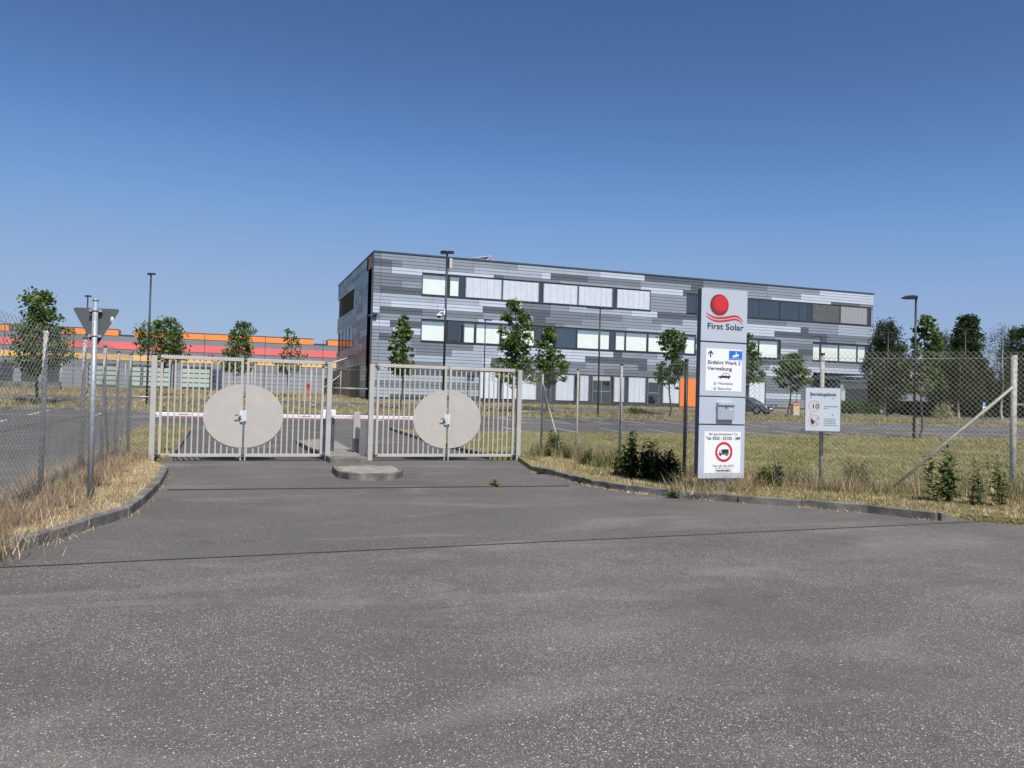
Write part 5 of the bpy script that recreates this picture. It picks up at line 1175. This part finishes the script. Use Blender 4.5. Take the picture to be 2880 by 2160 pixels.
# ------------------------------------------------------------------ grass as stuff
def inside(px, py, poly):
    x, y = px, py; c = np.zeros(len(x), bool); n = len(poly)
    for i in range(n):
        x0, y0 = poly[i][:2]; x1, y1 = poly[(i+1)%n][:2]
        if y0 == y1: continue
        k = ((y0 > y) != (y1 > y)) & (x < (x1-x0)*(y-y0)/(y1-y0)+x0); c ^= k
    return c
def grass(name, poly, n, h, wd, mats, probs, seed, zoff=H-.014, box=None, lean=.45, fall=None, label=None, clump=0):
    rnd = np.random.RandomState(seed); P = np.array([p[:2] for p in poly]); lo, hi = P.min(0), P.max(0)
    if box: lo = np.maximum(lo, box[0]); hi = np.minimum(hi, box[1])
    X = lo[0]+rnd.rand(n)*(hi[0]-lo[0]); Y = lo[1]+rnd.rand(n)*(hi[1]-lo[1])
    if clump:
        nc = n//clump; cx = lo[0]+rnd.rand(nc)*(hi[0]-lo[0]); cy = lo[1]+rnd.rand(nc)*(hi[1]-lo[1]); i = rnd.randint(0,nc,n); X = cx[i]+rnd.normal(0,.05,n); Y = cy[i]+rnd.normal(0,.05,n); hm = (.5+.9*rnd.rand(nc))[i]
    else: hm = np.ones(n)
    k = inside(X, Y, poly)
    # keep only what the camera (or a viewer a step aside) can see
    vx = X*math.cos(YAW)-Y*math.sin(YAW); vd = X*math.sin(YAW)+Y*math.cos(YAW); k &= (abs(vx) < vd*.72+3)&(vd > 2)
    if fall is not None: k &= rnd.rand(n) < fall(X, Y)
    X, Y, hm = X[k], Y[k], hm[k]; m = len(X)
    zz = np.interp(Y, [z[0] for z in ZP], [z[1] for z in ZP])+zoff
    hh = h*(.45+.75*rnd.rand(m))*hm; an = rnd.rand(m)*6.283; wq = wd*(.7+.6*rnd.rand(m)); la = rnd.rand(m)*6.283; ll = hh*lean*(.3+1.2*rnd.rand(m))
    B = np.stack([X,Y,zz],1); S_ = np.stack([np.cos(an)*wq,np.sin(an)*wq,0*wq],1); T_ = B+np.stack([np.cos(la)*ll,np.sin(la)*ll,hh],1)
    V = np.stack([B-S_,B+S_,T_],1).reshape(-1,3)
    # colour patches
    pn = np.sin(X*.9+seed)+np.sin(Y*1.3+X*.35)+rnd.normal(0,.9,m)
    c = np.cumsum(probs); r_ = np.clip(rnd.rand(m)*.75+.25*(np.tanh(pn*.8)+1)/2,0,.999); mi = np.searchsorted(c, r_)
    o = rawmesh(name, V, np.arange(m*3).reshape(-1,3), np.clip(mi,0,len(mats)-1), mats)
    tag(o, label, 'grass', None, 'stuff'); return o
GM = ['gs3','gs5','gs1','gs2','gs4']
grass('short_dry_grass', lv, 90000, .045, .006, GM, [.03,.12,.40,.38,.07], 1, label='short straw-coloured grass on the left verge')
fenceband = lambda X, Y: np.exp(-((X+2.35)/.45)**2)
grass('tall_dry_grass', [(-2.95,8),(-1.0,8),(-.9,12),(-1.3,16),(-1.6,20.2),(-2.95,20.2)], 46000, .22, .0034, GM, [.05,.10,.17,.12,.56], 2, fall=fenceband, lean=.55, clump=30, label='tall brown grass along the left fence')
def vis_r(X,Y): return np.clip(1.1-(Y-11)/30,.25,1)
grass('lawn_grass', rl, 460000, .06, .010, GM, [.20,.42,.24,.13,.01], 3, box=((7,7),(34,33.5)), fall=vis_r, clump=14, label='dry mown lawn behind the right fence')
grass('far_lawn_grass', rl, 60000, .09, .03, GM, [.2,.32,.28,.14,.06], 31, box=((30,12),(60,33.5)), label='dry lawn far on the right')
vr = kerbR+endR+[(14,8.6),(13,10.2),(10.2,11.8),(9.0,14.2),(8.6,16.6),(8.5,19),(8.3,20.8)]
grass('short_verge_grass', vr, 110000, .06, .006, GM, [.06,.16,.40,.30,.08], 4, label='bleached short grass between the right kerb and the fence')
fl_ = [(8.3,20.8),(8.5,19),(8.45,16.6),(8.9,14.35),(10.15,11.95),(12.75,10.35),(15.8,9.6),(18,9.2)]
def nearf(X, Y):
    d = np.full(len(X), 9.0)
    for a_, b_ in zip(fl_, fl_[1:]):
        A = np.array(a_); D_ = np.array(b_)-A; t = np.clip(((X-A[0])*D_[0]+(Y-A[1])*D_[1])/(D_@D_),0,1); d = np.minimum(d, np.hypot(X-A[0]-D_[0]*t, Y-A[1]-D_[1]*t))
    return np.exp(-(d/.34)**2)
grass('tall_fence_grass', [(7.5,21.3),(7.9,16),(8.2,13.5),(9.6,11.2),(12.4,9.6),(18,8.5),(18,10.5),(13.2,11.4),(10.9,12.9),(9.8,15),(9.3,21.3)], 150000, .42, .0045, GM, [.16,.28,.22,.12,.22], 5, fall=nearf, lean=.4, clump=22, label='tall mixed grass tangled along the right fence')
def patchw(X, Y): return nearf(X, Y)*np.clip(.25+.9*np.sin(X*2.1+Y*1.7)+.5*np.sin(Y*5.1-X*3.3), 0, 1)
grass('fence_weeds', [(7.5,21.3),(7.9,16),(8.2,13.5),(9.6,11.2),(12.4,9.6),(18,8.5),(18,10.5),(13.2,11.4),(10.9,12.9),(9.8,15),(9.3,21.3)], 70000, .34, .011, ['wd1','wd2','wd3','gs5'], [.42,.34,.08,.16], 55, fall=patchw, lean=.7, clump=26, label='low tangled weeds along the foot of the right fence')
px0, py0 = TX0, TY
grass('pylon_foot_grass', [(px0-.5,py0-.45),(px0+1.5,py0-.35),(px0+1.6,py0+.8),(px0-.5,py0+.9)], 7000, .30, .0042, GM, [.12,.16,.22,.12,.38], 61, fall=lambda X,Y: np.exp(-((X-px0-.45)/.75)**2-((Y-py0-.05)/.32)**2), lean=.8, clump=24, label='reddish dry grass tangled round the foot of the pylon sign')
grass('island_grass', il, 60000, .07, .010, GM, [.22,.30,.26,.16,.06], 6, clump=14, label='patchy grass in the plot behind the left gate')
st_ = [(-60,47.3),(60,47.3),(60,51.7),(-60,51.7)]
grass('strip_grass', st_, 110000, .22, .022, GM, [.18,.30,.28,.14,.10], 7, zoff=.08, clump=20, label='unmown grass in the planted strip between the parking areas')
grass('rear_grass', [(-60,60.2),(62,60.2),(62,65.6),(-60,65.6)], 90000, .18, .026, GM, [.10,.22,.36,.24,.08], 8, zoff=.04, clump=20, label='bleached grass before the office wall')
grass('hall_grass', [(-75,66),(10,66),(10,80),(-75,80)], 60000, .22, .04, GM, [.14,.26,.34,.18,.08], 9, zoff=.04, clump=20, label='dry grass between the parking area and the hall')
kl = [(p[0],p[1]) for p in kerbL]; kr = [(p[0],p[1]) for p in kerbR]
def gut(pts, s): return pts+[(p[0]+s*.16,p[1]-(.14 if s < 0 else .08)) for p in pts[::-1]]
grass('gutter_grass', gut(kr, -1), 34000, .05, .005, GM, [.05,.1,.4,.3,.15], 10, zoff=.0, fall=lambda X,Y:(np.sin(X*3)+np.sin(Y*5)>.1)*.9+.05, lean=1.2, label='straw litter along the right kerb')
grass('gutter_grass', gut(kl, 1), 34000, .05, .005, GM, [.05,.1,.35,.2,.3], 11, zoff=.0, fall=lambda X,Y:(np.sin(X*4+1)+np.sin(Y*4)>.0)*.9+.05, lean=1.2, label='straw litter along the left kerb')
